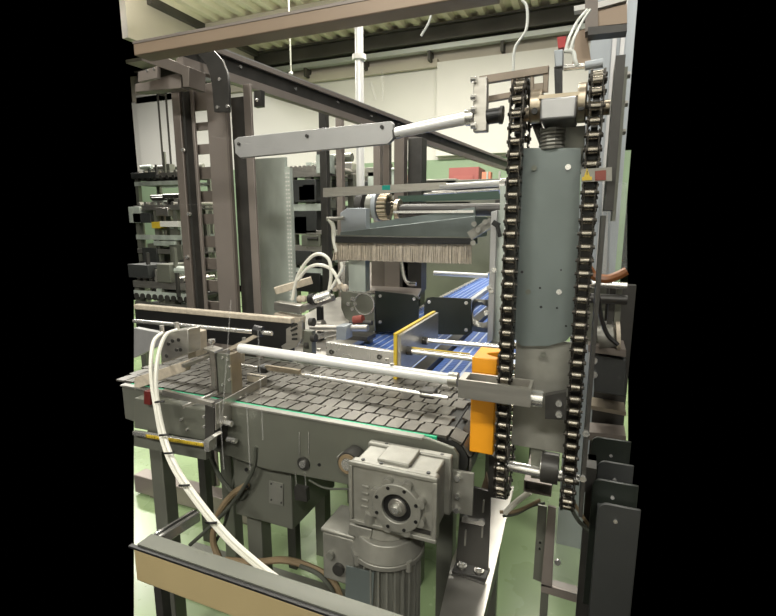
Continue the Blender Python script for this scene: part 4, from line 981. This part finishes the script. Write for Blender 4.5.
# ------------------------------------------------------------------ background conveyors and racks
def rack(name, lb, cat, px0, px1, Y, depth, levels, posts, extra):
    """levels: pixel heights of the beams at column px0"""
    t = T(name, lb, cat)
    a, b = A(px0, levels[0], y=Y), A(px1, levels[0], y=Y)
    zs_ = [A((px0+px1)/2, l, y=Y).z for l in levels]
    for k in range(posts):
        x_ = a.x + (b.x - a.x - .06)*k/(posts-1)
        for y_ in (Y, Y+depth): MB().box(x_, x_+.06, y_, y_+.06, 0, zs_[0]).build('post', M['side'], t)
    for k, z in enumerate(zs_):
        for y_ in (Y-.012, Y+depth+.06): MB().box(a.x, b.x, y_, y_+.012, z-.06, z).build('beam', M['steel' if k % 2 == 0 else 'galv'], t)
        MB().box(a.x, b.x, Y, Y+depth, z-.05, z-.035).build('shelf', M['dark'], t)
    for k, (x_, l, w, h, m, n_) in enumerate(extra):
        p = A(x_, l, y=Y+.1); MB().box(p.x-w/2, p.x+w/2, Y-.03, Y+depth*.6, p.z-h/2, p.z+h/2).build(n_, M[m if m != 'dark' else 'bin'], t, .004)
    rg = random.Random(name + lb)
    for z in zs_:
        for k in range(7):
            x_ = rg.uniform(a.x+.1, b.x-.1); w, h = rg.uniform(.05, .16), rg.uniform(.05, .16); y_ = Y + rg.uniform(-.04, depth*.5); m_ = M[rg.choice(['steel', 'side', 'dark', 'cast', 'galv', 'bin'])]
            if k % 3 == 0: MB().cyl((x_, y_, z+.03+h/2), (x_+w*2, y_, z+.03+h/2), h*.25, n=10).build('pipe', m_, t)
            elif k % 3 == 1: MB().box(x_, x_+w, y_, y_+.1, z-.035, z+h).build('bracket', m_, t)
            else: MB().box(x_, x_+.022, y_, y_+.03, z-.03, z+h*2).build('stem', m_, t)
    n = 9
    for k in range(n):
        x_ = a.x + (b.x-a.x)*(k+.5)/n
        MB().cyl((x_, Y+.02, zs_[0]+.02), (x_, Y+depth-.02, zs_[0]+.02), .025, n=10).build('roller', M['steel'], t)
        MB().cyl((x_, Y-.02, zs_[-1]+.05), (x_, Y+depth-.02, zs_[-1]+.05), .03, n=10).build('roller', M['dark'], t)
    return t
rack('roller_rack', 'long dark roller rack standing before the green wall at far left', 'rack', 134, 196, 4.6, .5, (205, 235, 249, 268), 4,
     [(150, 218, .30, .12, 'dark', 'drive'), (170, 212, .2, .1, 'steel', 'gearbox'), (164, 225, .14, .08, 'yellow', 'yellow_box'), (177, 224, .3, .07, 'paper', 'white_roll'), (158, 255, .25, .2, 'dark', 'motor'), (184, 253, .2, .22, 'side', 'motor'), (143, 215, .2, .2, 'galv', 'plate'), (172, 243, .35, .06, 'galv', 'tray')])
rack('roller_rack', 'low grey roller rack nearest the taupe ladder column at left', 'rack', 134, 190, 3.2, .35, (282, 292, 303), 3,
     [(150, 270, .25, .12, 'dark', 'drive'), (175, 272, .15, .16, 'side', 'motor')])
rack('overhead_conveyor', 'grey overhead conveyor in front of the green wall band at far left', 'conveyor', 134, 190, 5.6, .4, (173, 181), 2,
     [(150, 176, .5, .08, 'dark', 'guard')])
rack('machine_rack', 'dark machine rack with yellow label between galvanised panel and slim dark post', 'rack', 288, 328, 3.9, .5, (170, 204, 245, 268), 3,
     [(300, 192, .5, .2, 'bin', 'cover'), (296, 225, .4, .16, 'dark', 'motor'), (312, 222, .25, .2, 'dark', 'drive'), (300, 256, .4, .12, 'dark', 'motor'), (318, 240, .2, .1, 'side', 'gearbox'), (308, 232, .8, .04, 'steel', 'shaft'), (311, 194, .10, .13, 'yellow', 'yellow_label'), (316, 193, .13, .14, 'paper', 'white_label'), (300, 280, .6, .18, 'black', 'cover')])
rack('far_conveyor', 'far grey conveyor seen between the posts behind the brush', 'conveyor', 336, 400, 6.2, .5, (176, 184, 196), 3,
     [(345, 170, .35, .16, 'steel', 'motor'), (370, 173, .3, .12, 'cast', 'gearbox'), (385, 180, .4, .2, 'galv', 'cover'), (352, 190, .6, .2, 'dark', 'cover')])
rack('far_machine', 'low dark machine with pale top right of the posts behind the far pusher', 'machine', 424, 506, 6.3, .6, (197, 204, 216), 3,
     [(440, 186, .5, .16, 'cast', 'gearbox'), (480, 190, .6, .2, 'bristle', 'cover'), (462, 222, 1.2, .12, 'dark', 'cover'), (450, 205, .6, .08, 'steel', 'shaft'), (462, 246, 1.7, 1.7, 'side', 'lower_cover')])
rd = T('red_cabinet', 'reddish cabinet far behind above the far pusher rod', 'cabinet')
a, b = A(449, 168, y=7.4), A(478, 190, y=7.4)
MB().box(a.x, b.x, 7.4, 7.9, 0, a.z).build('body', mat('faded red', (.28, .085, .075), 0, .5), rd)
MB().box(a.x+.08, b.x-.08, 7.385, 7.4, .3, a.z-.12).build('door', mat('faded red door', (.31, .10, .085), 0, .5), rd)
rd2 = T('orange_post', 'short reddish orange post far behind beside the red cabinet', 'post')
a, b = A(482, 172, y=7.4), A(490, 190, y=7.4); MB().box(a.x, b.x, 7.4, 7.55, 0, a.z).build('body', mat('faded orange', (.55, .20, .12), 0, .5), rd2)
ww = T('wall_window_panel', 'pale panel with dark seams on the wall at far left', 'panel')
a, b = A(136, 98, y=9.1), A(186, 166, y=9.1); MB().box(a.x, b.x, 9.1, 9.18, b.z, a.z+.05).build('sheet', M['paper'], ww)
for x_ in (158, 166): q = A(x_, 110, y=9.09); MB().box(q.x, q.x+.05, 9.085, 9.10, b.z, a.z+.05).build('seam', M['ibeam'], ww)

# ------------------------------------------------------------------ set every Empty at the base of its thing
bpy.context.view_layer.update()
CH = {}
for o in list(COL.objects):
    if o.parent is not None: CH.setdefault(o.parent, []).append(o)
def desc(o):
    for c in CH.get(o, []): yield c; yield from desc(c)
for o in [o for o in COL.objects if o.type == 'EMPTY' and o.parent is None]:
    P = [d.matrix_world @ Vector(c) for d in desc(o) if d.type == 'MESH' for c in d.bound_box]
    if not P: continue
    b = Vector(((min(p.x for p in P)+max(p.x for p in P))/2, (min(p.y for p in P)+max(p.y for p in P))/2, min(p.z for p in P)))
    o.location = b
    for c in CH.get(o, []): c.location = c.location - b
